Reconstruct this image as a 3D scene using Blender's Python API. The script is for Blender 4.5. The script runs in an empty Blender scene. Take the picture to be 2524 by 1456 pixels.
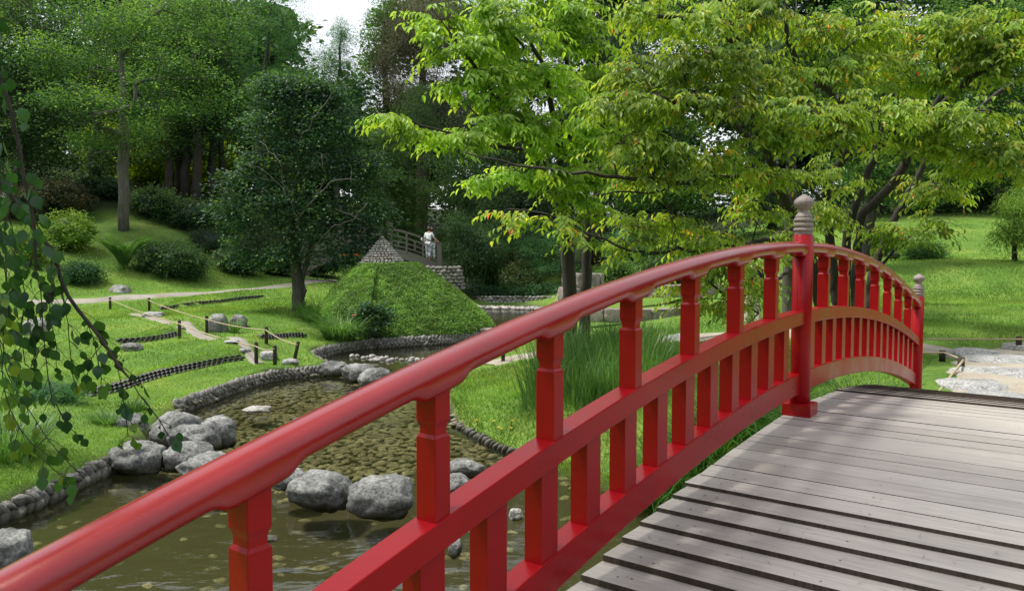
import bpy, math, random
import numpy as np
from mathutils import Vector, Matrix, noise as mnoise

rng = np.random.default_rng(7)
random.seed(7)
scene = bpy.context.scene
COL = scene.collection
R = math.radians

# ------------------------------------------------------------------ camera model (fitted to the bridge geometry)
F, CX, CY = 1876.2, 1261.5, 728.0
PITCH, ROLL, YAW = -0.05042, -0.0022, -0.63323
EYE = np.array([0.0, 0.0, 2.8])

def P(u, v, D):
    x = (u - CX) / F; y = -(v - CY) / F
    c, s = math.cos(PITCH), math.sin(PITCH)
    d = np.array([x, c - s * y, s + c * y])
    return EYE + d * (D / d[1])

def G(u, v, z=0.0):
    p = P(u, v, 1.0) - EYE
    return EYE + p * ((z - EYE[2]) / p[2])

# ------------------------------------------------------------------ object helpers
def tag(o, label=None, cat=None, group=None, kind=None):
    if label: o['label'] = label
    if cat: o['category'] = cat
    if group: o['group'] = group
    if kind: o['kind'] = kind
    return o

def thing(name, label, cat, loc=(0, 0, 0), rotz=0.0, group=None):
    o = bpy.data.objects.new(name, None); COL.objects.link(o)
    o.location = Vector([float(a) for a in loc]); o.rotation_euler = (0, 0, rotz)
    o.empty_display_size = 0.1
    return tag(o, label, cat, group)

def dup(root, loc, rotz=0.0, scale=None, label=None, group=None):
    r = root.copy(); COL.objects.link(r)
    r.location = Vector([float(a) for a in loc]); r.rotation_euler = (0, 0, rotz)
    if scale is not None: r.scale = scale
    if label: r['label'] = label
    if group: r['group'] = group
    for ch in list(root.children):
        c = ch.copy(); COL.objects.link(c); c.parent = r
        for g in list(ch.children):
            d = g.copy(); COL.objects.link(d); d.parent = c
    return r

class Geo:
    """collects vertex / face chunks and links them as one mesh object"""
    def __init__(s): s.V = []; s.L = []; s.T = []; s.M = []; s.S = []; s.A = []; s.n = 0
    def add(s, V, faces, mi=0, smooth=True, rnd=None):
        V = np.asarray(V, float).reshape(-1, 3)
        if not isinstance(faces, (list, tuple)) or (len(faces) and not isinstance(faces[0], np.ndarray)):
            if isinstance(faces, np.ndarray): faces = [faces]
            else:
                by = {}
                for f in faces: by.setdefault(len(f), []).append(f)
                faces = [np.array(x) for x in by.values()]
        for f in faces:
            s.L.append((f + s.n).ravel()); s.T.append(np.full(len(f), f.shape[1]))
            s.M.append(np.full(len(f), mi)); s.S.append(np.full(len(f), smooth))
        s.V.append(V)
        s.A.append(np.full(len(V), 0.5) if rnd is None else np.broadcast_to(np.asarray(rnd, float), (len(V),)))
        s.n += len(V)
    def box(s, lo, hi, mi=0, rnd=None, rot=None, org=None):
        x0, y0, z0 = lo; x1, y1, z1 = hi
        V = np.array([[x0,y0,z0],[x1,y0,z0],[x1,y1,z0],[x0,y1,z0],[x0,y0,z1],[x1,y0,z1],[x1,y1,z1],[x0,y1,z1]], float)
        if rot is not None: V = V @ np.array(rot).T
        if org is not None: V = V + org
        s.add(V, np.array([[3,2,1,0],[4,5,6,7],[0,1,5,4],[1,2,6,5],[2,3,7,6],[3,0,4,7]]), mi, False, rnd)
    def hexa(s, V, mi=0, rnd=None):
        s.add(V, np.array([[3,2,1,0],[4,5,6,7],[0,1,5,4],[1,2,6,5],[2,3,7,6],[3,0,4,7]]), mi, False, rnd)
    def tube(s, pts, rads, n=6, mi=0, cap=True, smooth=True, rnd=None):
        pts = np.asarray(pts, float); m = len(pts)
        if m < 2: return
        rads = np.broadcast_to(np.asarray(rads, float), (m,))
        t = np.gradient(pts, axis=0); t /= np.linalg.norm(t, axis=1)[:, None] + 1e-9
        ref = np.array([0, 0, 1.0]) if abs(t[:, 2]).mean() < .85 else np.array([1.0, 0, 0])
        a = np.cross(t, ref); a /= np.linalg.norm(a, axis=1)[:, None] + 1e-9
        b = np.cross(t, a)
        th = np.arange(n) * 2 * math.pi / n
        V = pts[:, None, :] + rads[:, None, None] * (np.cos(th)[None, :, None] * a[:, None, :] + np.sin(th)[None, :, None] * b[:, None, :])
        i = np.arange(m - 1)[:, None] * n; j = np.arange(n)[None, :]; k = (j + 1) % n
        f = np.stack([i + j, i + k, i + n + k, i + n + j], -1).reshape(-1, 4)
        fs = [f]
        if cap: fs += [np.arange(n)[None, ::-1].copy(), (np.arange(n) + (m - 1) * n)[None, :]]
        s.add(V.reshape(-1, 3), fs, mi, smooth, rnd)
    def lathe(s, prof, n=24, c=(0, 0, 0), mi=0, smooth=True, rnd=None):
        prof = np.asarray(prof, float); m = len(prof)
        th = np.arange(n) * 2 * math.pi / n
        V = np.stack([prof[:, 0, None] * np.cos(th), prof[:, 0, None] * np.sin(th), np.repeat(prof[:, 1, None], n, 1)], -1) + np.array(c)
        i = np.arange(m - 1)[:, None] * n; j = np.arange(n)[None, :]; k = (j + 1) % n
        f = np.stack([i + j, i + k, i + n + k, i + n + j], -1).reshape(-1, 4)
        s.add(V.reshape(-1, 3), [f, np.arange(n)[None, ::-1].copy(), (np.arange(n) + (m - 1) * n)[None, :]], mi, smooth, rnd)
    def build(s, name, mats, parent=None, rel=True):
        me = bpy.data.meshes.new(name)
        V = np.concatenate(s.V) if s.V else np.zeros((0, 3))
        if parent is not None and rel: V = V - np.array(parent.location)
        L = np.concatenate(s.L).astype(np.int32); T = np.concatenate(s.T).astype(np.int32)
        me.vertices.add(len(V)); me.vertices.foreach_set('co', V.astype(np.float32).ravel())
        me.loops.add(len(L)); me.loops.foreach_set('vertex_index', L)
        me.polygons.add(len(T))
        st = np.concatenate([[0], np.cumsum(T)[:-1]]).astype(np.int32)
        me.polygons.foreach_set('loop_start', st)
        try: me.polygons.foreach_set('loop_total', T)
        except Exception: pass
        me.polygons.foreach_set('material_index', np.concatenate(s.M).astype(np.int32))
        me.polygons.foreach_set('use_smooth', np.concatenate(s.S).astype(bool))
        at = me.attributes.new('rnd', 'FLOAT', 'POINT')
        at.data.foreach_set('value', np.concatenate(s.A).astype(np.float32))
        me.update(calc_edges=True); me.validate()
        for m in (mats if isinstance(mats, (list, tuple)) else [mats]): me.materials.append(m)
        o = bpy.data.objects.new(name, me); COL.objects.link(o)
        if parent is not None: o.parent = parent
        return o

def ico_template(sub):
    import bmesh
    bm = bmesh.new(); bmesh.ops.create_icosphere(bm, subdivisions=sub, radius=1.0)
    V = np.array([v.co[:] for v in bm.verts]); bm.verts.ensure_lookup_table()
    Fc = np.array([[v.index for v in f.verts] for f in bm.faces]); bm.free()
    return V, Fc
ICO1 = ico_template(1); ICO2 = ico_template(2); ICO3 = ico_template(3); ICO4 = ico_template(4)

def norm(a): return a / (np.linalg.norm(a, axis=-1, keepdims=True) + 1e-9)

def add_pebbles(g, C, S, rotz, tilt, tmpl=ICO1, mi=0, tilt_axis=None, r=rng):
    """C n,3 centres; S n,3 half axes; rotated by tilt about x then rotz about z"""
    V0, F0 = tmpl; n = len(C)
    V = V0[None] * S[:, None, :]
    V = V * (1 + .12 * np.sin(V0 @ np.array([3.1, 2.3, 1.7]) + r.uniform(0, 6, (n, 1)))[..., None])
    ct, st_ = np.cos(tilt)[:, None], np.sin(tilt)[:, None]
    y = V[..., 1] * 1; x = V[..., 0]; z = V[..., 2]
    x2 = x * ct - z * st_; z2 = x * st_ + z * ct
    cz, sz = np.cos(rotz)[:, None], np.sin(rotz)[:, None]
    V = np.stack([x2 * cz - y * sz, x2 * sz + y * cz, z2], -1) + C[:, None, :]
    Fa = (F0[None] + (np.arange(n) * len(V0))[:, None, None]).reshape(-1, F0.shape[1])
    g.add(V.reshape(-1, 3), Fa, mi, True, np.repeat(r.uniform(0, 1, n), len(V0)))

def add_leaves(g, Pn, Dr, Nr, L, W, rnd, kind='quad', mi=0):
    n = len(Pn)
    if n == 0: return
    Dr = norm(Dr); Sd = norm(np.cross(Dr, Nr)); Nn = np.cross(Sd, Dr)
    if kind == 'quad':
        t = np.array([[0,0,0],[.42,-.5,.06],[1,0,-.05],[.42,.5,.06]]); fs = [np.array([0,1,2,3])]
    elif kind == 'blade':
        t = np.array([[0,-.5,0],[0,.5,0],[.55,.38,.0],[.55,-.38,.0],[1,0,-.1]]); fs = [np.array([0,1,2,3]), np.array([3,2,4])]
    else:
        t = np.array([[0,0,0],[.28,-.44,.09],[.66,-.34,.05],[1.0,0,-.14],[.66,.34,.05],[.28,.44,.09],[.5,0,-.03]])
        fs = [np.array([0,6,2,1]), np.array([6,3,2]), np.array([0,5,4,6]), np.array([6,4,3])]
    L = np.broadcast_to(L, (n,)); W = np.broadcast_to(W, (n,))
    V = Pn[:, None, :] + (t[None, :, 0, None] * L[:, None, None]) * Dr[:, None, :] + (t[None, :, 1, None] * W[:, None, None]) * Sd[:, None, :] + (t[None, :, 2, None] * L[:, None, None]) * Nn[:, None, :]
    off = (np.arange(n) * len(t))[:, None]
    g.add(V.reshape(-1, 3), [f[None, :] + off for f in fs], mi, False, np.repeat(np.broadcast_to(rnd, (n,)), len(t)))

def rdir(n, r=rng):
    return norm(r.normal(size=(n, 3)))

# ------------------------------------------------------------------ materials
def new_mat(name):
    m = bpy.data.materials.new(name); m.use_nodes = True
    nt = m.node_tree; nt.nodes.clear()
    out = nt.nodes.new('ShaderNodeOutputMaterial')
    return m, nt, out
def nd(nt, t, **kw):
    n = nt.nodes.new(t)
    for k, v in kw.items():
        if k.startswith('i_'): n.inputs[k[2:].replace('_', ' ')].default_value = v
        else: setattr(n, k, v)
    return n
def ramp(nt, cols, fac=None, interp='LINEAR'):
    r = nt.nodes.new('ShaderNodeValToRGB'); cr = r.color_ramp; cr.interpolation = interp
    while len(cr.elements) < len(cols): cr.elements.new(.5)
    for i, c in enumerate(cols):
        if len(c) == 4: p, c = c[0], c[1:]
        else: p = i / max(1, len(cols) - 1)
        cr.elements[i].position = p; cr.elements[i].color = (*c, 1)
    if fac is not None: nt.links.new(fac, r.inputs[0])
    return r
def coords(nt, kind='Object', scale=(1, 1, 1)):
    tc = nt.nodes.new('ShaderNodeTexCoord'); mp = nt.nodes.new('ShaderNodeMapping')
    mp.inputs['Scale'].default_value = scale
    nt.links.new(tc.outputs[kind], mp.inputs['Vector']); return mp.outputs[0]
def noise(nt, vec, scale, detail=4, rough=.6):
    n = nd(nt, 'ShaderNodeTexNoise'); n.inputs['Scale'].default_value = scale
    n.inputs['Detail'].default_value = detail; n.inputs['Roughness'].default_value = rough
    if vec is not None: nt.links.new(vec, n.inputs['Vector'])
    return n.outputs['Fac']
def mixc(nt, fac, a, b, mode='MIX'):
    m = nt.nodes.new('ShaderNodeMix'); m.data_type = 'RGBA'; m.blend_type = mode
    for sock, x in ((m.inputs['Factor'], fac), (m.inputs['A'], a), (m.inputs['B'], b)):
        pass
    ins = [i for i in m.inputs if i.enabled]
    f, A, B = ins[0], ins[1], ins[2]
    for sock, x in ((f, fac), (A, a), (B, b)):
        if hasattr(x, 'links'): nt.links.new(x, sock)
        elif isinstance(x, (int, float)): sock.default_value = x
        else: sock.default_value = (*x, 1)
    return [o for o in m.outputs if o.enabled][0]
def bump(nt, h, strength=.5, dist=.02):
    b = nd(nt, 'ShaderNodeBump'); b.inputs['Strength'].default_value = strength; b.inputs['Distance'].default_value = dist
    nt.links.new(h, b.inputs['Height']); return b.outputs[0]
def rnd_attr(nt):
    a = nd(nt, 'ShaderNodeAttribute'); a.attribute_name = 'rnd'; return a.outputs['Fac']

def leaf_mat(name, cols, trans=.4, tint=(1.5, 1.5, .6), rough=.55, spec=.18):
    m, nt, out = new_mat(name)
    c = ramp(nt, cols, rnd_attr(nt)).outputs[0]
    big = noise(nt, coords(nt, 'Object'), .9, 2)
    c = mixc(nt, 1.0, c, ramp(nt, [(.3, .6, .6, .6), (.7, 1.3, 1.3, 1.25)], big).outputs[0], 'MULTIPLY')
    pb = nd(nt, 'ShaderNodeBsdfPrincipled'); nt.links.new(c, pb.inputs['Base Color'])
    pb.inputs['Roughness'].default_value = rough; pb.inputs['Specular IOR Level'].default_value = spec
    tr = nd(nt, 'ShaderNodeBsdfTranslucent')
    nt.links.new(mixc(nt, 1.0, c, tint, 'MULTIPLY'), tr.inputs['Color'])
    mx = nd(nt, 'ShaderNodeMixShader'); mx.inputs[0].default_value = trans
    nt.links.new(pb.outputs[0], mx.inputs[1]); nt.links.new(tr.outputs[0], mx.inputs[2])
    nt.links.new(mx.outputs[0], out.inputs[0]); return m

def simple(name, col, rough=.6, var=.25, scale=8, spec=.4, bmp=0, metal=0):
    m, nt, out = new_mat(name)
    n = noise(nt, coords(nt), scale, 5)
    c = ramp(nt, [(.3, *[a * (1 - var) for a in col]), (.7, *[min(1, a * (1 + var)) for a in col])], n).outputs[0]
    pb = nd(nt, 'ShaderNodeBsdfPrincipled'); nt.links.new(c, pb.inputs['Base Color'])
    pb.inputs['Roughness'].default_value = rough; pb.inputs['Specular IOR Level'].default_value = spec; pb.inputs['Metallic'].default_value = metal
    if bmp: nt.links.new(bump(nt, n, bmp, .02), pb.inputs['Normal'])
    nt.links.new(pb.outputs[0], out.inputs[0]); return m

def mat_red(name='red_paint', coat=.03, spec=.22, croug=.2):
    m, nt, out = new_mat(name); v = coords(nt)
    n = noise(nt, v, 3.5, 5); n2 = noise(nt, v, 90, 3)
    c = ramp(nt, [(.3, .26, .003, .006), (.7, .36, .005, .009)], n).outputs[0]
    # faint pale scuffs
    sc = ramp(nt, [(.66, 0, 0, 0), (.8, .35, .35, .35)], noise(nt, coords(nt, 'Object', (9, 2.5, 30)), 1.0, 6, .7)).outputs[0]
    c = mixc(nt, sc, c, (.42, .07, .06))
    pb = nd(nt, 'ShaderNodeBsdfPrincipled'); nt.links.new(c, pb.inputs['Base Color'])
    r = ramp(nt, [(.3, .24, .24, .24), (.7, .38, .38, .38)], n).outputs[0]; nt.links.new(r, pb.inputs['Roughness'])
    pb.inputs['Specular IOR Level'].default_value = spec
    pb.inputs['Coat Weight'].default_value = coat; pb.inputs['Coat Roughness'].default_value = croug
    nt.links.new(bump(nt, n2, .06, .004), pb.inputs['Normal'])
    nt.links.new(pb.outputs[0], out.inputs[0]); return m

def mat_wood(name, c0, c1, axis=0, rough=.55, spec=.35, gs=1.0):
    m, nt, out = new_mat(name)
    sc = [26, 26, 26]; sc[axis] = 1.3
    v = coords(nt, 'Object', tuple(gs * a for a in sc))
    g = noise(nt, v, 3.0, 8, .7); b = noise(nt, coords(nt), 1.1, 4)
    c = ramp(nt, [(.28, *c0), (.72, *c1)], g).outputs[0]
    c = mixc(nt, 1, c, ramp(nt, [(.3, .78, .77, .78), (.7, 1.12, 1.11, 1.06)], b).outputs[0], 'MULTIPLY')
    c = mixc(nt, 1, c, ramp(nt, [(0, .88, .87, .86), (1, 1.1, 1.1, 1.1)], rnd_attr(nt)).outputs[0], 'MULTIPLY')
    pb = nd(nt, 'ShaderNodeBsdfPrincipled'); nt.links.new(c, pb.inputs['Base Color'])
    pb.inputs['Roughness'].default_value = rough; pb.inputs['Specular IOR Level'].default_value = spec
    nt.links.new(bump(nt, g, .35, .004), pb.inputs['Normal'])
    nt.links.new(pb.outputs[0], out.inputs[0]); return m

def mat_rock(name, c0, c1, c2, wet=True, sc=1.0):
    m, nt, out = new_mat(name)
    tc = nd(nt, 'ShaderNodeTexCoord'); geo = nd(nt, 'ShaderNodeNewGeometry')
    pos = geo.outputs['Position']
    a = noise(nt, pos, 3 * sc, 8, .65); b = noise(nt, pos, 26 * sc, 6, .7); d = noise(nt, pos, 1.3 * sc, 3)
    c = ramp(nt, [(.3, *c0), (.5, *c1), (.72, *c2)], a).outputs[0]
    c = mixc(nt, 1, c, ramp(nt, [(.34, .35, .35, .35), (.5, .9, .9, .9), (.66, 1.5, 1.5, 1.48)], b).outputs[0], 'MULTIPLY')
    dk = ramp(nt, [(.62, 0, 0, 0), (.72, .75, .75, .75)], noise(nt, pos, 5 * sc, 8, .7)).outputs[0]
    c = mixc(nt, dk, c, (.035, .035, .033))
    if wet:
        sx = nd(nt, 'ShaderNodeSeparateXYZ'); nt.links.new(pos, sx.inputs[0])
        w = ramp(nt, [(.0, 1, 1, 1), (1, 0, 0, 0)], None)
        mr = nd(nt, 'ShaderNodeMapRange'); nt.links.new(sx.outputs[2], mr.inputs[0])
        mr.inputs[1].default_value = .02; mr.inputs[2].default_value = .15; mr.inputs[3].default_value = .9; mr.inputs[4].default_value = 0
        c = mixc(nt, mr.outputs[0], c, (.05, .048, .03))
    c = mixc(nt, 1, c, ramp(nt, [(0, .75, .75, .75), (1, 1.2, 1.2, 1.2)], rnd_attr(nt)).outputs[0], 'MULTIPLY')
    pb = nd(nt, 'ShaderNodeBsdfPrincipled'); nt.links.new(c, pb.inputs['Base Color'])
    pb.inputs['Roughness'].default_value = .75; pb.inputs['Specular IOR Level'].default_value = .3
    ma = nd(nt, 'ShaderNodeMath', operation='ADD'); nt.links.new(a, ma.inputs[0]); nt.links.new(b, ma.inputs[1])
    nt.links.new(bump(nt, ma.outputs[0], .7, .03), pb.inputs['Normal'])
    nt.links.new(pb.outputs[0], out.inputs[0]); return m

def mat_bark(name, c0, c1, sc=1.0):
    m, nt, out = new_mat(name)
    v = coords(nt, 'Object', (14 * sc, 14 * sc, 2.2 * sc)); g = noise(nt, v, 1.0, 8, .7)
    c = ramp(nt, [(.3, *c0), (.7, *c1)], g).outputs[0]
    c = mixc(nt, 1, c, ramp(nt, [(.35, .7, .75, .65), (.7, 1.15, 1.15, 1.15)], noise(nt, coords(nt), 1.2, 4)).outputs[0], 'MULTIPLY')
    pb = nd(nt, 'ShaderNodeBsdfPrincipled'); nt.links.new(c, pb.inputs['Base Color']); pb.inputs['Roughness'].default_value = .85
    nt.links.new(bump(nt, g, .8, .03), pb.inputs['Normal'])
    nt.links.new(pb.outputs[0], out.inputs[0]); return m

def mat_ground():
    m, nt, out = new_mat('lawn'); pos = nd(nt, 'ShaderNodeNewGeometry').outputs['Position']
    a = noise(nt, pos, .55, 5); b = noise(nt, pos, 14, 5, .7); d = noise(nt, pos, 70, 3, .7)
    c = ramp(nt, [(.28, .085, .19, .036), (.5, .155, .285, .055), (.66, .24, .34, .08), (.78, .29, .33, .10)], a).outputs[0]
    c = mixc(nt, 1, c, ramp(nt, [(.3, .55, .6, .5), (.7, 1.35, 1.3, 1.2)], b).outputs[0], 'MULTIPLY')
    c = mixc(nt, 1, c, ramp(nt, [(.3, .5, .5, .5), (.7, 1.4, 1.4, 1.3)], d).outputs[0], 'MULTIPLY')
    r = rnd_attr(nt)   # 0.5 lawn, 1 earth / litter below the trees, in between painted shade on the hill, 0 wet mud
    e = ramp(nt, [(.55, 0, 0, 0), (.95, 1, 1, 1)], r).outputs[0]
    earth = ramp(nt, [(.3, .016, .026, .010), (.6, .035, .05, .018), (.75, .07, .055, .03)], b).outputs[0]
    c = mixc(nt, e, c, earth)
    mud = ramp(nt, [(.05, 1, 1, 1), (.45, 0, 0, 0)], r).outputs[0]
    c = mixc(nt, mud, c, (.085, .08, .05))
    pb = nd(nt, 'ShaderNodeBsdfPrincipled'); nt.links.new(c, pb.inputs['Base Color'])
    pb.inputs['Roughness'].default_value = .9; pb.inputs['Specular IOR Level'].default_value = .15
    ma = nd(nt, 'ShaderNodeMath', operation='ADD'); nt.links.new(d, ma.inputs[0]); nt.links.new(b, ma.inputs[1])
    nt.links.new(bump(nt, ma.outputs[0], .8, .05), pb.inputs['Normal'])
    nt.links.new(pb.outputs[0], out.inputs[0]); return m

def mat_gravel(name, c0, c1):
    m, nt, out = new_mat(name); pos = nd(nt, 'ShaderNodeNewGeometry').outputs['Position']
    a = noise(nt, pos, 45, 5, .75); b = noise(nt, pos, 1.4, 4)
    c = ramp(nt, [(.3, *c0), (.7, *c1)], a).outputs[0]
    c = mixc(nt, 1, c, ramp(nt, [(.3, .72, .7, .66), (.7, 1.15, 1.14, 1.1)], b).outputs[0], 'MULTIPLY')
    pb = nd(nt, 'ShaderNodeBsdfPrincipled'); nt.links.new(c, pb.inputs['Base Color']); pb.inputs['Roughness'].default_value = .9
    nt.links.new(bump(nt, a, .6, .02), pb.inputs['Normal'])
    nt.links.new(pb.outputs[0], out.inputs[0]); return m

def mat_water():
    m, nt, out = new_mat('pond_water'); pos = nd(nt, 'ShaderNodeNewGeometry').outputs['Position']
    mp = nd(nt, 'ShaderNodeMapping'); mp.inputs['Scale'].default_value = (1.0, 1.6, 1); nt.links.new(pos, mp.inputs[0])
    a = noise(nt, mp.outputs[0], 2.2, 2, .45); b = noise(nt, mp.outputs[0], 9, 2, .5)
    h = nd(nt, 'ShaderNodeMath', operation='MULTIPLY_ADD'); nt.links.new(b, h.inputs[0]); h.inputs[1].default_value = .18; nt.links.new(a, h.inputs[2])
    nb = bump(nt, h.outputs[0], .22, .05)
    fr = nd(nt, 'ShaderNodeFresnel'); fr.inputs['IOR'].default_value = 1.42; nt.links.new(nb, fr.inputs['Normal'])
    tr = nd(nt, 'ShaderNodeBsdfTransparent'); tr.inputs['Color'].default_value = (.88, .88, .70, 1)
    df = nd(nt, 'ShaderNodeBsdfDiffuse'); df.inputs['Color'].default_value = (.055, .060, .022, 1)
    m0 = nd(nt, 'ShaderNodeMixShader'); m0.inputs[0].default_value = .09
    nt.links.new(tr.outputs[0], m0.inputs[1]); nt.links.new(df.outputs[0], m0.inputs[2])
    gl = nd(nt, 'ShaderNodeBsdfGlossy'); gl.inputs['Roughness'].default_value = .02; gl.inputs['Color'].default_value = (.9, .93, .95, 1)
    nt.links.new(nb, gl.inputs['Normal'])
    mx = nd(nt, 'ShaderNodeMixShader'); nt.links.new(fr.outputs[0], mx.inputs[0])
    nt.links.new(m0.outputs[0], mx.inputs[1]); nt.links.new(gl.outputs[0], mx.inputs[2])
    nt.links.new(mx.outputs[0], out.inputs[0]); return m

M = dict(
    red=mat_red(),
    redrail=mat_red('red_paint_polished', .40, .5, .2),
    deck=mat_wood('weathered_deck', (.30, .278, .26), (.50, .470, .44), 0, .5, .4),
    finial=mat_wood('weathered_finial', (.16, .135, .13), (.33, .285, .275), 2, .6, .3),
    oldwood=mat_wood('grey_timber', (.085, .078, .074), (.21, .193, .182), 0, .8, .2),
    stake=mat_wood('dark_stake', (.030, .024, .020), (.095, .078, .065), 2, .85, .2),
    pole=mat_wood('pale_pole', (.30, .24, .15), (.55, .47, .34), 0, .7, .2),
    rock=mat_rock('pond_boulder', (.075, .077, .075), (.20, .205, .20), (.37, .375, .36)),
    flag=mat_rock('pale_flagstone', (.22, .225, .225), (.36, .365, .36), (.50, .50, .48), False, 1.4),
    cobble=mat_rock('river_cobble', (.10, .10, .095), (.21, .205, .19), (.34, .33, .31)),
    palecob=mat_rock('pale_cobble', (.22, .21, .19), (.36, .345, .32), (.5, .48, .45), False),
    granite=mat_rock('granite_block', (.16, .135, .125), (.26, .225, .205), (.38, .34, .315), False, 1.5),
    bed=mat_rock('pond_bed_pebble', (.12, .112, .076), (.22, .206, .14), (.34, .325, .23), False, .8),
    tile=simple('black_clay_tile', (.055, .055, .058), .6, .4, 20),
    ground=mat_ground(),
    gravel=mat_gravel('path_gravel', (.19, .175, .15), (.36, .34, .30)),
    sand=mat_gravel('path_sand', (.26, .235, .19), (.44, .405, .345)),
    mudbed=mat_gravel('pond_mud', (.11, .10, .055), (.20, .18, .10)),
    water=mat_water(),
    barkgrey=mat_bark('grey_bark', (.05, .045, .038), (.17, .155, .135)),
    barkdark=mat_bark('dark_bark', (.018, .014, .012), (.075, .062, .052)),
    barkred=mat_bark('reddish_bark', (.035, .02, .014), (.11, .065, .045)),
    barkcherry=mat_bark('cherry_bark', (.016, .013, .012), (.07, .058, .052), 1.6),
    barkpale=mat_bark('pale_bark', (.10, .095, .085), (.24, .23, .20)),
    black=simple('black_metal', (.012, .012, .014), .35, .2, 20, .5),
    lf_beech=leaf_mat('weeping_leaf', [(0.0156,0.0585,0.0234),(0.0338,0.111,0.0364),(0.078,0.195,0.039),(0.234,0.338,0.0455)], .32, (1.6,1.7,.5), .38, .5),
    lf_dark=leaf_mat('dark_leaf', [(.018,.048,.028),(.036,.084,.042),(.066,.135,.056),(.16,.25,.07)], .36, (1.7,1.7,.5)),
    lf_mid=leaf_mat('mid_leaf', [(.030,.082,.034),(.062,.145,.048),(.12,.23,.064),(.20,.31,.075)], .45),
    lf_blue=leaf_mat('bluish_leaf', [(0.0384,0.12,0.0672),(0.072,0.192,0.088),(0.12,0.256,0.096),(0.24,0.272,0.064)], .42, (1.3,1.5,.7)),
    lf_round=leaf_mat('glossy_leaf', [(.020,.056,.042),(.040,.095,.062),(.075,.155,.08),(.18,.29,.09)], .34, (1.6,1.6,.5), .5, .22),
    lf_lime=leaf_mat('lime_leaf', [(.17,.33,.05),(.26,.46,.065),(.36,.57,.085),(.44,.62,.11)], .58, (1.4,1.25,.55), .4, .4),
    lf_cherry=leaf_mat('cherry_leaf', [(0,.13,.24,.045),(.3,.22,.37,.055),(.72,.37,.51,.075),(.93,.50,.53,.09),(.965,.66,.25,.05),(1,.70,.19,.04)], .55, (1.35,1.25,.5), .42, .4),
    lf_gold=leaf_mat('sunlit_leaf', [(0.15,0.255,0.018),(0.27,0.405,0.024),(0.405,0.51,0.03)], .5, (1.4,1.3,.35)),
    lf_conif=leaf_mat('conifer_spray', [(0.0224,0.0512,0.0288),(0.0448,0.0864,0.0416),(0.08,0.122,0.0576)], .2, (1.2,1.3,.6), .6, .2),
    lf_brown=leaf_mat('brown_conifer_spray', [(0.08,0.088,0.056),(0.144,0.141,0.096),(0.224,0.208,0.144)], .2, (1.2,1.2,.7), .6, .2),
    lf_bamboo=leaf_mat('bamboo_leaf', [(.036,.082,.042),(.065,.13,.06),(.115,.20,.08)], .4),
    lf_maple=leaf_mat('maple_leaf', [(.040,.090,.036),(.070,.14,.046),(.12,.20,.06)], .45),
    lf_azalea=leaf_mat('azalea_leaf', [(0.096,0.192,0.032),(0.192,0.32,0.056),(0.32,0.448,0.096)], .3),
    lf_reddish=leaf_mat('reddish_leaf', [(0.024,0.048,0.0224),(0.056,0.072,0.0352),(0.192,0.088,0.072)], .25),
    lf_mound=leaf_mat('clipped_leaf', [(.075,.17,.034),(.16,.30,.06),(.26,.41,.10)], .35, (1.4,1.4,.5), .45, .3),
    lf_grass=leaf_mat('grass_blade', [(.10,.21,.040),(.17,.31,.060),(.26,.40,.085),(.38,.42,.13)], .4),
    lf_iris=leaf_mat('iris_blade', [(.055,.14,.040),(.10,.21,.058),(.18,.30,.08)], .42, (1.3,1.4,.5), .4, .4),
    lf_sedge=leaf_mat('sedge_blade', [(0.032,0.096,0.024),(0.064,0.16,0.0352),(0.128,0.24,0.056)], .3),
    lf_fern=leaf_mat('fern_leaf', [(.05,.12,.04),(.09,.20,.06),(.16,.28,.09)], .35),
    lf_varieg=leaf_mat('variegated_leaf', [(0.08,0.16,0.048),(0.256,0.352,0.096),(0.672,0.704,0.416),(0.75,0.75,0.75)], .25),
    lf_cover=leaf_mat('ground_cover_leaf', [(0.0192,0.064,0.032),(0.048,0.12,0.048),(0.096,0.192,0.064)], .25),
    needle=leaf_mat('dry_needle', [(.10,.07,.04),(.25,.19,.11)], .1),
    orange=simple('orange_petal', (.75, .14, .02), .5, .15),
    yellow=simple('yellow_petal', (.80, .55, .03), .5, .1),
    skin=simple('skin', (.50, .29, .21), .5, .08),
    hair=simple('brown_hair', (.055, .025, .015), .5, .3, 60),
    white=simple('white_cloth', (.72, .75, .78), .8, .06),
    palecloth=simple('pale_trousers', (.55, .60, .68), .85, .08),
    darkcloth=simple('dark_cloth', (.025, .035, .06), .8, .2),
    greytop=simple('dark_grey_top', (.05, .052, .056), .8, .5, 25),
    cream=simple('cream_trousers', (.62, .58, .50), .85, .08),
    bluegrey=simple('blue_grey_shirt', (.18, .22, .28), .85, .15),
    shoe=simple('brown_shoe', (.12, .06, .035), .6, .2),
)
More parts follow.
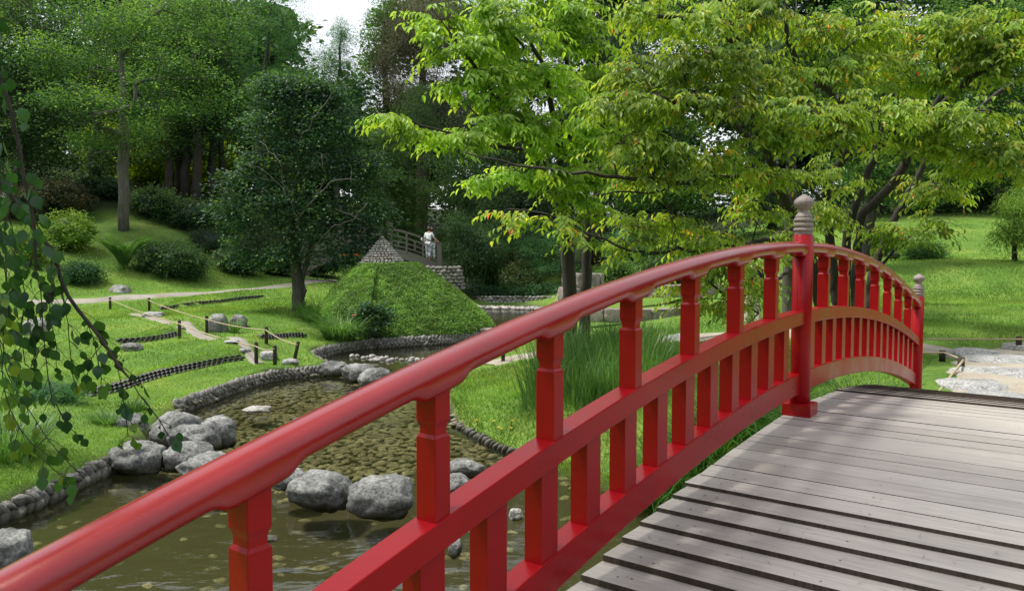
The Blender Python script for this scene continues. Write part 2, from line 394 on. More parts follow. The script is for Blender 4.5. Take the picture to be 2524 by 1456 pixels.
# ------------------------------------------------------------------ terrain
POND = np.array([(-5.4,4.4),(-5.6,6.5),(-5.42,8.0),(-5.27,8.5),(-5.29,9.35),(-5.2,9.97),(-5.45,10.9),(-5.62,11.75),(-5.94,13.4),(-5.82,14.3),
    (-5.74,15.36),(-5.49,16.84),(-4.9,17.5),(-4.45,17.75),(-4.5,18.5),(-5.0,19.3),(-5.4,20.2),(-5.12,22.0),(-4.5,22.9),(-3.3,23.66),(-2.1,24.4),(-1.1,25.2),
    (-.75,26.5),(-1.0,29),(-1.6,31.5),(-2.6,36),(-3.9,42.2),(-1,42.6),(2.4,42.4),(2.3,38),(1.5,31.5),(1.0,26),(.85,24.2),(.05,21.3),(-.65,18.8),(-1.08,16.1),(-1.2,13.9),
    (-.95,12.6),(-.5,11.75),(-.12,10.9),(.3,10.45),(.9,9.95),(1.35,9.2),(1.75,8.2),(2.1,7.2),(2.9,6.0),(4.0,5.0),(5.2,3.2),(4.6,1.2),(2.2,1.0),(.6,1.6),(-.9,2.3),(-3.0,3.1)], float)

def seg_dist(X, Y, poly, closed=True):
    q = np.concatenate([poly, poly[:1]]) if closed else poly
    best = np.full(X.shape, 1e9)
    for a, b in zip(q[:-1], q[1:]):
        d = b - a; t = np.clip(((X - a[0]) * d[0] + (Y - a[1]) * d[1]) / (d @ d + 1e-12), 0, 1)
        best = np.minimum(best, np.hypot(X - a[0] - t * d[0], Y - a[1] - t * d[1]))
    return best
def inside(X, Y, poly):
    r = np.zeros(X.shape, bool); q = np.concatenate([poly, poly[:1]])
    for a, b in zip(q[:-1], q[1:]):
        c = ((a[1] > Y) != (b[1] > Y))
        r ^= c & (X < (b[0] - a[0]) * (Y - a[1]) / (b[1] - a[1] + 1e-12) + a[0])
    return r
def sstep(x, a, b):
    t = np.clip((x - a) / (b - a), 0, 1); return t * t * (3 - 2 * t)

CP = [(60,1215,8.0),(250,1110,10),(40,1050,10.5),(400,1000,13.2),(560,935,15.8),(700,905,17.2),(150,950,14.5),(300,905,17.0),(300,870,18.5),(450,868,18.5),(600,850,19.5),
 (632,898,18),(150,870,19),(300,830,21.5),(443,838,21.5),(510,823,22.5),(700,830,22),(800,852,21),(880,840,23.0),(650,780,26),(733,768,27.8),(300,780,27),(150,780,27),(368,768,28.5),
 (250,742,29.5),(450,728,32),(650,714,34.5),(790,692,38),(100,748,28.5),(275,715,31),(450,705,33.6),(650,690,37.2),(160,640,34),(60,600,35),(200,600,37),(240,560,39.5),(305,568,39),(420,560,41),
 (510,620,39),(600,645,41),(420,500,46),(540,500,47),(100,480,44),(250,480,45),(700,600,46),(700,540,55),(300,420,60),(1250,745,43),(1250,733,45),(1250,705,48),(1100,690,47),(1300,650,54),
 (950,680,47),(1250,600,64),(1000,832,24.2),(860,812,26),(1200,1000,12.4),(1300,1000,11.8),(1250,880,18),(1400,900,15.5),(1500,1000,11.3),(1640,1150,8.2),(1600,950,12),(1425,846,18.5),
 (1690,832,18),(1860,805,17.5),(1600,800,21),(2090,790,17),(2000,850,13.5),(2150,930,9.5),(2368,905,10.5),(2450,980,8.4),(2420,870,12.3),(2510,852,13),(2523,900,10.8),(2400,760,18.5),
 (2400,700,24),(2205,640,29),(2400,640,30),(2400,580,38),(2400,520,45),(2200,560,40),(2000,640,35),(1700,720,28),(1700,640,38),(1500,740,30),(1450,790,25),(1500,640,50),(2000,500,60),(2523,480,60)]
C3 = [P(*c) for c in CP] + [np.array(c, float) for c in [(8,3,1.2),(8,10,1.35),(15,10,1.6),(15,25,2.4),(25,5,1.8),(-8,4,.6),(-15,6,1.0),(-12,12,.75),(-16,20,1.1),(-25,30,3),(-3,-5,.95),(3,-6,.95),(-1.5,.2,.9),(-.6,-1.2,.95),
 (-20,-10,1.5),(20,-10,1.5),(-60,60,10),(60,60,9),(0,110,9),(-60,110,14),(60,110,12),(-60,0,4),(60,0,4),(0,-40,2),(-60,-40,3),(60,-40,3),(-140,140,16),(140,140,16),(-140,-60,5),(140,-60,5),(0,200,12),(-3.5,2.0,.5),(4.6,.4,.8),(5.6,5.4,1.0)]]
C3 = np.array(C3)
def _tps():
    X = C3[:, :2] / 20; n = len(X)
    d = np.hypot(*(X[:, None] - X[None]).transpose(2, 0, 1)); K = np.where(d > 0, d**2 * np.log(d + 1e-12), 0) + 2e-4 * np.eye(n)
    Pm = np.c_[np.ones(n), X]; A = np.block([[K, Pm], [Pm.T, np.zeros((3, 3))]])
    return np.linalg.solve(A, np.r_[C3[:, 2], 0, 0, 0])
TW = _tps()
EDGINGS = [  # clay tile terrace edgings, pixel polylines with ground height
    ([(225,968),(280,955),(330,940),(405,918),(480,900),(545,889),(600,883)], .36),
    ([(300,845),(350,841),(400,836),(445,828)], .50),
    ([(405,764),(500,758),(580,754),(650,750)], .80),
    ([(655,848),(700,838),(752,829)], .45),
    ([(-30,915),(20,898),(60,888),(110,872)], .40)]
EDG = [np.array([G(u, v, z)[:2] for u, v in pl]) for pl, z in EDGINGS]
def H0(x, y):
    x = np.atleast_1d(np.asarray(x, float)); y = np.atleast_1d(np.asarray(y, float)); sh = x.shape
    x = x.ravel(); y = y.ravel(); out = np.empty(len(x))
    for i in range(0, len(x), 20000):
        q = np.c_[x[i:i+20000], y[i:i+20000]] / 20
        d = np.hypot(q[:, None, 0] - C3[None, :, 0] / 20, q[:, None, 1] - C3[None, :, 1] / 20)
        out[i:i+20000] = (np.where(d > 0, d**2 * np.log(d + 1e-12), 0)) @ TW[:-3] + TW[-3] + q @ TW[-2:]
    return out.reshape(sh)
def H(x, y, detail=True):
    x = np.atleast_1d(np.asarray(x, float)); y = np.atleast_1d(np.asarray(y, float))
    h = H0(x, y)
    for e in EDG:      # raised terrace behind each edging
        near = (np.abs(x - e[:, 0].mean()) < 8) & (np.abs(y - e[:, 1].mean()) < 8)
        if near.any():
            X, Y = x[near], y[near]
            d = seg_dist(X, Y, e, False)
            yi = np.interp(X, e[np.argsort(e[:, 0]), 0], e[np.argsort(e[:, 0]), 1])
            sd = np.where(Y > yi, d, -d)
            xin = sstep(X, e[:, 0].min() - .5, e[:, 0].min() + .3) * (1 - sstep(X, e[:, 0].max() - .3, e[:, 0].max() + .5))
            h[near] += .20 * xin * sstep(sd, .0, .22) * (1 - sstep(sd, .9, 2.6))
    ins = inside(x, y, POND); d = seg_dist(x, y, POND)
    sd = np.where(ins, -d, d)
    bank = np.maximum(h, .20)
    farshore = sstep(y, 36, 40)
    bank = bank * (1 - farshore * (1 - sstep(sd, 0, 1.2)) * .8)
    bed = -.14 - .16 * sstep(-sd, 0, 1.5)
    t = sstep(sd, -.10, .06)
    # natural soft bank by the small bridge and on the right hand shore
    soft = sstep(x, -1.3, -.2) * (1 - sstep(y, 13, 15))
    t2 = sstep(sd, -.15, .9)
    t = t * (1 - soft) + t2 * soft
    bump_ = .025 * np.sin(x * 1.9 + .6 * np.sin(y * 1.3)) * np.sin(y * 1.7 + x * .4) if detail else 0
    return bed * (1 - t) + (bank + bump_) * t
def hz(x, y): return float(H(x, y)[0])
def ground_pt(u, v, D):
    p = P(u, v, D); return np.array([p[0], p[1], hz(p[0], p[1])])
def on_ground(u, v, zguess=.5, near=4.0):
    """first point where the pixel ray meets the terrain"""
    D = np.arange(near, 75, .15); d = P(u, v, 1.0) - EYE
    pts = EYE[None] + d[None] * D[:, None]; h = H(pts[:, 0], pts[:, 1])
    b = np.nonzero(pts[:, 2] < h)[0]
    p = pts[b[0]] if len(b) else pts[-1]
    return np.array([p[0], p[1], hz(p[0], p[1])])

def grow_axis(lo, hi, step, out_lo, out_hi, k=1.13):
    a = list(np.arange(lo, hi + 1e-6, step)); s = step
    while a[-1] < out_hi: s = min(s * k, 14); a.append(a[-1] + s)
    s = step; b = []
    x = lo
    while x > out_lo: s = min(s * k, 14); x -= s; b.append(x)
    return np.array(b[::-1] + a)
def build_ground():
    xs = grow_axis(-9, 4, .13, -150, 150, 1.06); ys = grow_axis(3, 27, .13, -60, 210, 1.05)
    X, Y = np.meshgrid(xs, ys); Z = H(X, Y)
    ins = inside(X, Y, POND); d = seg_dist(X, Y, POND); sd = np.where(ins, -d, d)
    rnd = .5 * sstep(sd, -.02, .10)
    forest_and_shade = sstep(Z, 4.6, 5.8) * (Y > 34) + sstep(Y, 47, 52)
    forest_and_shade = np.maximum(forest_and_shade, sstep(-X, 11, 14) * sstep(Y, 40, 44))
    forest_and_shade = np.maximum(forest_and_shade, .42 * sstep(Z, 1.7, 2.8) * (X < -8) * (Y > 30))  # hill lawn blended darker, tree shade put into the colour
    q = on_ground(733, 768, .8); forest_and_shade = np.maximum(forest_and_shade, .55 * (1 - sstep(np.hypot(X - q[0], Y - q[1]), .6, 2.6)))
    q = P(2120, 700, 19); forest_and_shade = np.maximum(forest_and_shade, .7 * (1 - sstep(np.hypot((X - q[0]) / 1.6, Y - q[1]), .8, 2.6)))
    rnd = np.clip(rnd + .5 * np.clip(forest_and_shade, 0, 1), 0, 1)
    ny, nx = X.shape
    i = np.arange(ny - 1)[:, None] * nx + np.arange(nx - 1)[None]
    f = np.stack([i, i + 1, i + nx + 1, i + nx], -1).reshape(-1, 4)
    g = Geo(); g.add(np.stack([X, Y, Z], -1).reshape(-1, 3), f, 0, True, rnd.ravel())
    tag(g.build('ground', M['ground']), kind='structure')
build_ground()

PATHS = []
def ribbon(name, pts, widths, mat, lift=.02, n_cross=7, kind='structure'):
    pts = np.array(pts, float); t = np.linspace(0, 1, len(pts)); tt = np.linspace(0, 1, 60)
    x = np.interp(tt, t, pts[:, 0]); y = np.interp(tt, t, pts[:, 1]); w = np.interp(tt, t, widths)
    for _ in range(6):
        x[1:-1] = (x[:-2] + 2 * x[1:-1] + x[2:]) / 4; y[1:-1] = (y[:-2] + 2 * y[1:-1] + y[2:]) / 4
    PATHS.append((np.c_[x, y], w.max() * .5))
    dx, dy = np.gradient(x), np.gradient(y); l = np.hypot(dx, dy); nx_, ny_ = -dy / l, dx / l
    s = np.linspace(-.5, .5, n_cross)
    wob = 1 + .12 * np.sin(np.arange(60) * .9)
    X = x[:, None] + nx_[:, None] * s * (w * wob)[:, None]; Y = y[:, None] + ny_[:, None] * s * (w * wob)[:, None]
    Z = H(X, Y) + lift
    Z[:, 0] -= lift * 3; Z[:, -1] -= lift * 3
    i = np.arange(59)[:, None] * n_cross + np.arange(n_cross - 1)[None]
    f = np.stack([i, i + 1, i + n_cross + 1, i + n_cross], -1).reshape(-1, 4)
    g = Geo(); g.add(np.stack([X, Y, Z], -1).reshape(-1, 3), f)
    return tag(g.build(name, mat), kind=kind)
ribbon('gravel_path', [P(-60,756,27.5)[:2], P(100,748,28.5)[:2], P(250,742,29.5)[:2], P(450,728,32)[:2], P(650,714,34.5)[:2], P(790,692,38)[:2], P(860,676,41)[:2]],
       [.6,.65,.75,.8,.9,1.2,1.2], M['gravel'])
ribbon('dirt_track', [P(330,775,27.5)[:2], P(420,805,24)[:2], P(480,822,22.5)[:2], P(560,850,19.8)[:2], P(640,884,18)[:2]], [.35,.45,.5,.45,.3], M['gravel'], .015)
ribbon('sandy_path', [P(2560,1040,7.3)[:2], P(2500,985,8.2)[:2], P(2470,930,9.8)[:2], P(2480,885,12)[:2], P(2650,862,13)[:2], P(2900,850,13.5)[:2]], [1.5,1.5,1.5,1.6,1.9,2.0], M['sand'], .02)
ribbon('garden_path', [P(2350,872,12.4)[:2], P(2150,850,14.2)[:2], P(1900,835,16)[:2], P(1690,834,17.8)[:2], P(1480,850,18)[:2], P(1290,880,17.8)[:2], P(1200,907,17.0)[:2]], [.9,1.1,1.5,1.5,1.1,.9,.7], M['sand'], .02)

def build_water():
    xs = np.linspace(-7.5, 6.5, 60); ys = np.linspace(0.3, 44, 160); X, Y = np.meshgrid(xs, ys)
    keep = inside(X, Y, POND) | (seg_dist(X, Y, POND) < .45)
    ny, nx = X.shape; i = np.arange(ny - 1)[:, None] * nx + np.arange(nx - 1)[None]
    f = np.stack([i, i + 1, i + nx + 1, i + nx], -1).reshape(-1, 4)
    k = keep.ravel(); f = f[k[f].any(1)]
    used = np.unique(f); mp = np.zeros(nx * ny, int); mp[used] = np.arange(len(used))
    g = Geo(); V = np.stack([X, Y, 0 * X], -1).reshape(-1, 3)[used]; g.add(V, mp[f])
    tag(g.build('pond_water', M['water']), kind='structure')
    # cobbled bed
    r = np.random.default_rng(3); pts = []
    sx, sy = .165, .128
    j = 0; y = 5.0
    while y < 20:
        x = -6 + (j % 2) * sx / 2
        while x < 2.6: pts.append((x, y)); x += sx
        y += sy; j += 1
    pts = np.array(pts); pts += r.normal(0, .035, pts.shape)
    s = inside(pts[:, 0], pts[:, 1], POND); pts = pts[s]
    # thin out towards the muddy near part
    keep = r.uniform(0, 1, len(pts)) < np.clip(.10 + .90 * sstep(pts[:, 1], 9.0, 11.0), 0, 1); pts = pts[keep]
    z = H(pts[:, 0], pts[:, 1])
    n = len(pts); S = np.stack([r.uniform(.06, .125, n), r.uniform(.045, .08, n), r.uniform(.025, .05, n)], -1)
    g = Geo(); add_pebbles(g, np.c_[pts, z + .012 - .035 * (1 - sstep(pts[:, 1], 9.0, 11.0))], S, r.normal(0, .5, n), r.normal(0, .1, n), ICO2, 0, None, r)
    tag(g.build('pond_bed_pebbles', M['bed']), 'flat brown pebbles paving the pond bed under clear water', 'pebbles', kind='stuff')
build_water()

# ------------------------------------------------------------------ red bridge
S = .52
def zmid(k): return S * (-.01655 * (k - 8.357)**2)
def ztop(k): return S * (.5982 - .01655 * (k - 8.357)**2)
def zlow(k): return S * (-.6925 - .01665 * (k - 8.357)**2)
def zdeck(k): return S * (-1.1602 - .01674 * (k - 8.357)**2)
br_loc = EYE + np.array([math.cos(YAW) * (-2.34778 * S) - math.sin(YAW) * (.548666 * S), math.sin(YAW) * (-2.34778 * S) + math.cos(YAW) * (.548666 * S), -.582877 * S])
bridge = thing('red_footbridge', 'arched footbridge with red painted railing and grey plank deck in the foreground', 'bridge', br_loc, YAW)
def part(name, g, mat, bev=0, parent=bridge):
    o = g.build(name, mat, parent, rel=False)
    if bev:
        b = o.modifiers.new('bevel', 'BEVEL'); b.width = bev; b.segments = 2; b.limit_method = 'ANGLE'; b.angle_limit = R(35)
    return o
OFF = .055
def arc_beam(name, k0, k1, zt, h, x0, x1):
    ks = np.linspace(k0, k1, 90); V = []
    for k in ks:
        z = zt(k); V += [(x0, k * S, z - h), (x1, k * S, z - h), (x1, k * S, z), (x0, k * S, z)]
    n = len(ks); i = np.arange(n - 1)[:, None] * 4; j = np.arange(4)[None]; kk = (j + 1) % 4
    f = np.stack([i + j, i + kk, i + 4 + kk, i + 4 + j], -1).reshape(-1, 4)
    g = Geo(); g.add(V, [f, np.array([[3, 2, 1, 0]]), np.array([[0, 1, 2, 3]]) + 4 * (n - 1)], 0, False)
    # smooth along, crisp across
    return part(name, g, M['red'], .004)
PK = [.12, 8 + .155, 16.155]           # post centres in bays
for a, b in ((PK[0], PK[1]), (PK[1], PK[2])):
    arc_beam('mid_rail', a, b, zmid, .077, -.074, .006)
    arc_beam('bottom_beam', a, b, zlow, .117, -.090, -.013)
def handrail(k0, k1):
    ys = np.arange(k0 * S, k1 * S + .01, .018); V = []
    cx = -.032
    for y in ys:
        k = y / S; kc = (y - OFF) / S; d = abs(kc - round(kc)) * S
        pad = 1 - float(sstep(np.array([d]), .062, .105)[0])
        zp = ztop(k); zb = zp + .020 * (1 - pad); zt = zp + .083
        hb = .036
        pr = [(-hb, zb), (-.046, zb + .012), (-.050, zb + .026), (-.050, zt - .036), (-.045, zt - .018), (-.034, zt - .006), (-.017, zt - .001), (0, zt),
              (.017, zt - .001), (.034, zt - .006), (.045, zt - .018), (.050, zt - .036), (.050, zb + .026), (.046, zb + .012), (hb, zb)]
        V += [(cx + a, y, z) for a, z in pr]
    m = 15; n = len(ys); i = np.arange(n - 1)[:, None] * m; j = np.arange(m)[None]; kk = (j + 1) % m
    f = np.stack([i + j, i + kk, i + m + kk, i + m + j], -1).reshape(-1, 4)
    g = Geo(); g.add(V, [f, np.arange(m)[None, ::-1].copy(), np.arange(m)[None] + m * (n - 1)], 0, True)
    return part('handrail', g, M['redrail'])
handrail(PK[0] - .3, PK[1]); handrail(PK[1], PK[2] - .02)

def upper_baluster():
    # local: base centre at (0,0,0) on the mid rail; total height .311
    g = Geo(); hx, hy = .032, .0275; Ht = ztop(8) - zmid(8) + .01
    sec = [(-.01, 1), (.205, 1), (.214, .80), (.228, .80), (.236, .86), (.247, 1.0), (Ht, 1.0)]
    V = []
    for z, s in sec: V += [(-hx * s, -hy * s, z), (hx * s, -hy * s, z), (hx * s, hy * s, z), (-hx * s, hy * s, z)]
    n = len(sec); i = np.arange(n - 1)[:, None] * 4; j = np.arange(4)[None]; kk = (j + 1) % 4
    f = np.stack([i + j, i + kk, i + 4 + kk, i + 4 + j], -1).reshape(-1, 4)
    g.add(V, [f, np.array([[3, 2, 1, 0]]), np.array([[0, 1, 2, 3]]) + 4 * (n - 1)], 0, False)
    return part('baluster', g, M['red'], .0025)
def spindle():
    g = Geo(); h = zmid(8) - .077 - zlow(8)
    g.box((-.031, -.045, -.012), (.031, .045, h + .012))
    return part('lower_baluster', g, M['red'], .0025)
ub = upper_baluster(); sp = spindle(); first = [True, True]
for k in range(1, 16):
    if k == 8: continue
    o = ub if first[0] else ub.copy()
    if not first[0]: COL.objects.link(o); o.parent = bridge
    first[0] = False
    kc = k + OFF / S; o.location = (-.032, kc * S, min(zmid(kc - .05), zmid(kc + .05)))
for j in range(1, 32):
    if j == 16: continue
    o = sp if first[1] else sp.copy()
    if not first[1]: COL.objects.link(o); o.parent = bridge
    first[1] = False
    kc = j / 2 + .075; o.location = (-.050, kc * S, min(zlow(kc - .08), zlow(kc + .08)))
for ip, pk in enumerate(PK):
    x = -.026; y = pk * S; zt = ztop(pk) + .083 + .037; zb = zdeck(pk)
    g = Geo(); g.lathe([(.056, zb - .25), (.056, zt), (.050, zt + .004)], 32, (x, y, 0)); po = part('post', g, M['red'])
    g = Geo(); g.box((x - .08, y - .08, zb - .03), (x + .08, y + .08, zb + .07)); part('post_base', g, M['red'], .005)
    g = Geo(); z = zt
    prof = [(.0, z), (.049, z), (.049, z + .018)]
    def bead(zc, r0, hh): return [(r0 - .004 + .010 * math.sin(t), zc - hh * math.cos(t)) for t in np.linspace(0, math.pi, 7)]
    prof += bead(z + .031, .050, .012) + bead(z + .059, .049, .013) + bead(z + .087, .049, .012)
    prof += [(.048, z + .102), (.045, z + .112), (.036, z + .124), (.029, z + .134), (.026, z + .140), (.030, z + .146), (.041, z + .157), (.051, z + .170), (.0555, z + .184), (.0545, z + .194),
             (.047, z + .206), (.034, z + .217), (.022, z + .224), (.014, z + .228), (.013, z + .234), (.0, z + .236)]
    g.lathe(prof, 36, (x, y, 0)); f = part('finial', g, M['finial'], 0, po)
# deck
g = Geo(); r = np.random.default_rng(11); W0, W1 = -.093, 2.55
K0, dk = 5.63846, .278636
spots = []
for n in range(-24, 40):
    ka, kb = K0 + dk * n, K0 + dk * (n + 1); xa = W0 + r.normal(0, .004); rn = r.uniform()
    if n < 0:
        z = zdeck(ka) + .012 + r.normal(0, .0008); ya, yb = ka * S, kb * S + .035; z0, z1 = z, z; th = .0215; xa -= .004
    elif n < 17:
        ya, yb = ka * S + .0032, kb * S - .0038; dz = r.normal(0, .0008); z0, z1 = zdeck(ka) + dz, zdeck(kb) + dz; th = .032
    else:
        ya, yb = ka * S - .004, kb * S + .006; z0, z1 = zdeck(ka) + .014, zdeck(kb) + .004; th = .016
    tw = r.normal(0, .0006)
    V = np.array([[xa, ya, z0 - th], [W1, ya, z0 - th], [W1, yb, z1 - th], [xa, yb, z1 - th], [xa, ya, z0 + tw], [W1, ya, z0 - tw], [W1, yb, z1 - tw], [xa, yb, z1 + tw]])
    # front and back edges in darker wood: riser shade and dirt as colour
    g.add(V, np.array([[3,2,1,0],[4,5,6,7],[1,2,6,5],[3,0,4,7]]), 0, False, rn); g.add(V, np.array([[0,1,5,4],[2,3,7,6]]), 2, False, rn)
    for xs_ in (.02, .09, .62, 1.22, 1.85, 2.4):
        if r.uniform() < .8:
            t = r.uniform(.25, .75); spots.append((xs_ + r.normal(0, .012), ya + (yb - ya) * t * (.7 if n < 0 else 1), z0 + (z1 - z0) * t + .0012))
th = np.arange(8) * math.pi / 4
for x, y, z in spots:
    g.add([(x + .0042 * math.cos(a), y + .0042 * math.sin(a), z) for a in th], np.arange(8)[None], 1, False)
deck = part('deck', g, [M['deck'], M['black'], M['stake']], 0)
for xb in (.06, 1.2, 2.38):
    ks = np.linspace(-1, 16.9, 60); V = []
    for k in ks:
        z = zdeck(k) - .034; V += [(xb - .05, k * S, z - .2), (xb + .05, k * S, z - .2), (xb + .05, k * S, z), (xb - .05, k * S, z)]
    n = len(ks); i = np.arange(n - 1)[:, None] * 4; j = np.arange(4)[None]; kk = (j + 1) % 4
    f = np.stack([i + j, i + kk, i + 4 + kk, i + 4 + j], -1).reshape(-1, 4)
    g = Geo(); g.add(V, [f, np.array([[3, 2, 1, 0]]), np.array([[0, 1, 2, 3]]) + 4 * (n - 1)], 0, False); part('stringer', g, M['stake'])
# dry needles on the deck
Rz = np.array([[math.cos(YAW), -math.sin(YAW)], [math.sin(YAW), math.cos(YAW)]])
g = Geo(); n = 420
yy = r.uniform(1.2, 4.6, n) ; yy[:260] = 1.3 + 1.7 * r.uniform(0, 1, 260); xx = r.uniform(-.05, 2.3, n); kk = yy / S
idx = np.floor((kk - K0) / dk); zz = np.where(idx < 0, S * (-1.1602 - .01674 * (K0 + dk * idx - 8.357)**2) + .012, S * (-1.1602 - .01674 * (kk - 8.357)**2)) + .004
w = np.c_[xx, yy] @ Rz.T + br_loc[:2]; an = r.uniform(0, 6.28, n)
add_leaves(g, np.c_[w, zz + br_loc[2]], np.c_[np.cos(an), np.sin(an), r.uniform(-.02, .05, n)], np.tile([0, 0, 1.0], (n, 1)), r.uniform(.02, .06, n), .0022, r.uniform(0, 1, n))
tag(g.build('pine_needles', M['needle']), 'dry brown needles scattered over the bridge planks', 'needles', kind='stuff')
# ------------------------------------------------------------------ boulders
def rock_mesh(seed, rough=.16, tmpl=ICO4, flat=0.0):
    r = np.random.default_rng(seed); V0 = tmpl[0].copy()
    V = np.sign(V0) * np.abs(V0) ** .82                       # slightly boxy
    for _ in range(5):                                        # a few planed faces
        nrm = norm(r.normal(size=3)); c = r.uniform(.62, .9); d = V @ nrm
        V = V - np.where(d > c, (d - c) * .75, 0)[:, None] * nrm
    off = Vector([float(a) for a in r.uniform(0, 50, 3)])
    dn = np.array([mnoise.fractal(Vector(v) * 1.5 + off, .62, 2.1, 7) for v in V])
    V = V * (1 + rough * dn)[:, None]
    return V
def boulder(u0, u1, vt, vb, label, D=None, depth=.8, mat='rock', name='boulder', sink=.25, group=None, seed=None, z=None, rough=.16):
    """pixel extents -> a rock resting in the water / on the lawn"""
    uc = (u0 + u1) / 2
    if D is None:
        base = G(uc, vb, 0.0 if z is None else z); D = base[1]
    p = P(uc, vb, D); w = (u1 - u0) / F * D
    h = (vb - vt) / F * D
    dep = w * depth; ang = math.atan2(EYE[2] - p[2], D)
    h = max(h - dep * .18 * math.sin(ang), h * .6)
    zb = p[2] if z is None else z
    if z is None and D is not None: zb = min(p[2], p[2])
    seed = int(abs(u0) * 7 + vt) if seed is None else seed
    V = rock_mesh(seed, rough)
    lo, hi = V.min(0), V.max(0); V = (V - (lo + hi) / 2) / ((hi - lo) / 2)
    H2 = h * (1 + sink)
    V = V * np.array([w / 2, dep / 2, H2 / 2]); V = V + np.array([p[0], p[1] + dep * .42, zb - h * sink + H2 / 2])
    g = Geo(); g.add(V, ICO4[1], 0, True, .5)
    root = [p[0], p[1] + dep * .42, zb]
    o = g.build(name, M[mat]); me = o.data
    co_ = np.empty(len(me.vertices) * 3, np.float32); me.vertices.foreach_get('co', co_)
    co_ = co_.reshape(-1, 3) - np.array(root, np.float32); me.vertices.foreach_set('co', co_.ravel()); o.location = root
    return tag(o, label, 'rock', group)
B = [
 (160,245,1043,1087,'rounded grey boulder at the left end of the row, above the pale flat stone'),
 (128,245,1073,1106,'pale flat low stone on the left bank in front of the rounded grey boulder'),
 (259,352,1021,1092,'upright grey boulder beside the green tuft at the bank edge'),
 (352,486,1014,1099,'wide sloping grey boulder at the foot of the cobble edging'),
 (480,579,1024,1102,'dark grey boulder farthest right in the rear of the left cluster'),
 (397,528,1048,1120,'grey boulder with black lichen stains in the middle of the left cluster'),
 (236,384,1089,1172,'broad grey boulder joined to the grass bank in the front left of the cluster'),
 (383,517,1092,1162,'low grey boulder standing in the water between two larger cluster stones'),
 (411,573,1119,1200,'frontmost grey boulder of the left cluster, just above the red handrail'),
 (662,752,1155,1213,'small grey stone half hidden by the handrail, left of the stepping boulders'),
 (686,864,1172,1260,'large rounded stepping boulder in the pond below the handrail'),
 (841,1020,1176,1277,'largest stepping boulder, partly behind the red baluster'),
 (1095,1197,1135,1178,'grey stone seen between two balusters near the far side of the stepping row'),
 (1086,1175,1168,1222,'grey stone touching the middle rail, right of the large baluster'),
 (-70,53,1310,1446,'dark rounded boulder cut by the lower left edge of the view'),
 (779,853,889,928,'pale grey boulder against the end of the cobble edging in the inlet'),
 (832,926,896,943,'middle one of the three pale boulders across the inlet'),
 (876,967,907,953,'smooth pale boulder nearest the handrail in the inlet'),
]
for u0, u1, vt, vb, lab in B: boulder(u0, u1, vt, vb, lab, depth=.85)
for i, (u0, u1, vt, vb, lab) in enumerate([
 (591,664,1004,1021,'pale flat stone just breaking the water surface in mid pond'),
 (717,752,1030,1044,'small two-toned stone in the water beside the handrail'),
 (740,768,1063,1080,'small grey pebble stone above the handrail, behind the two-toned stone'),
 (645,684,1324,1337,'thin pale stone in the shallow water left of the nearest baluster'),
 (1254,1292,1254,1283,'round pale stone in the water between the lower balusters'),
 (1104,1140,1328,1372,'mossy brown stone in the water behind the middle rail'),
 (905,935,883,893,'low pale stone lying left of the pebble row in the inlet')]):
    boulder(u0, u1, vt, vb, lab, depth=.8, mat='palecob' if i in (0, 4, 6) else 'rock', name='stone')
def lawn_stone(u0, u1, vt, vb, lab, mat='rock', D=None, name='stone', **k):
    q = on_ground((u0 + u1) / 2, vb) if D is None else None
    return boulder(u0, u1, vt, vb, lab, D=(q[1] if D is None else D), mat=mat, name=name, **k)
lawn_stone(292,343,846,870,'flat grey stone in the lawn below the tile edging on the left')
lawn_stone(506,556,774,822,'tall dark boulder behind the rope stake in the lawn', rough=.12)
lawn_stone(562,605,776,812,'rounded dark boulder right of the iris tuft in the lawn')
lawn_stone(246,312,704,738,'smooth grey boulder at the edge of the gravel path', D=30.6)
lawn_stone(635,680,866,890,'pale grey stone between the two front rope stakes','flag')
lawn_stone(690,733,885,901,'pale flat stone beside the leaning stake','flag')
lawn_stone(40,110,785,830,'pale boulder on the lawn behind the hanging leaves','flag')
lawn_stone(545,585,838,849,'flat stepping slab in the dirt track by the tall dark boulder','flag')
lawn_stone(568,612,860,870,'flat stepping slab nearer the front stakes','flag')
lawn_stone(424,455,806,822,'small dark stone behind the middle stake of the left rope')
lawn_stone(340,395,770,784,'pale slab at the head of the dirt track beside the left stakes','flag')
# flagstones of the right path
for u0, u1, vt, vb, D, lab in [
 (2366,2500,858,892,11.6,'rounded pale flagstone at the far end of the right path'),
 (2425,2600,876,906,10.9,'wide pale flagstone behind the low stake'),
 (2385,2560,906,940,9.6,'broad rough flagstone in the middle of the sandy path'),
 (2360,2570,938,972,8.6,'long flat flagstone nearest the foot of the bridge'),
 (2520,2680,846,870,12.2,'pale flagstone where the right path leaves the view'),
 (2480,2640,912,946,9.2,'wide grey flagstone at the right edge of the view'),
 (2410,2600,974,996,7.9,'flagstone partly hidden by the bridge planks'),
 (1640,1742,822,852,17.6,'wide flat slab on the path seen between the upper balusters'),
 (1170,1212,902,914,16.9,'flat slab at the pond edge under the handrail'),
 (1215,1262,890,902,17.6,'flat slab in the garden path left of the low post'),
 (1262,1305,870,884,18.6,'small pale slab right of the low post behind the handrail')]:
    boulder(u0, u1, vt, vb, lab, D=D, depth=1.0 if D < 15 else .8, mat='flag', name='flagstone', sink=.6, rough=.12)
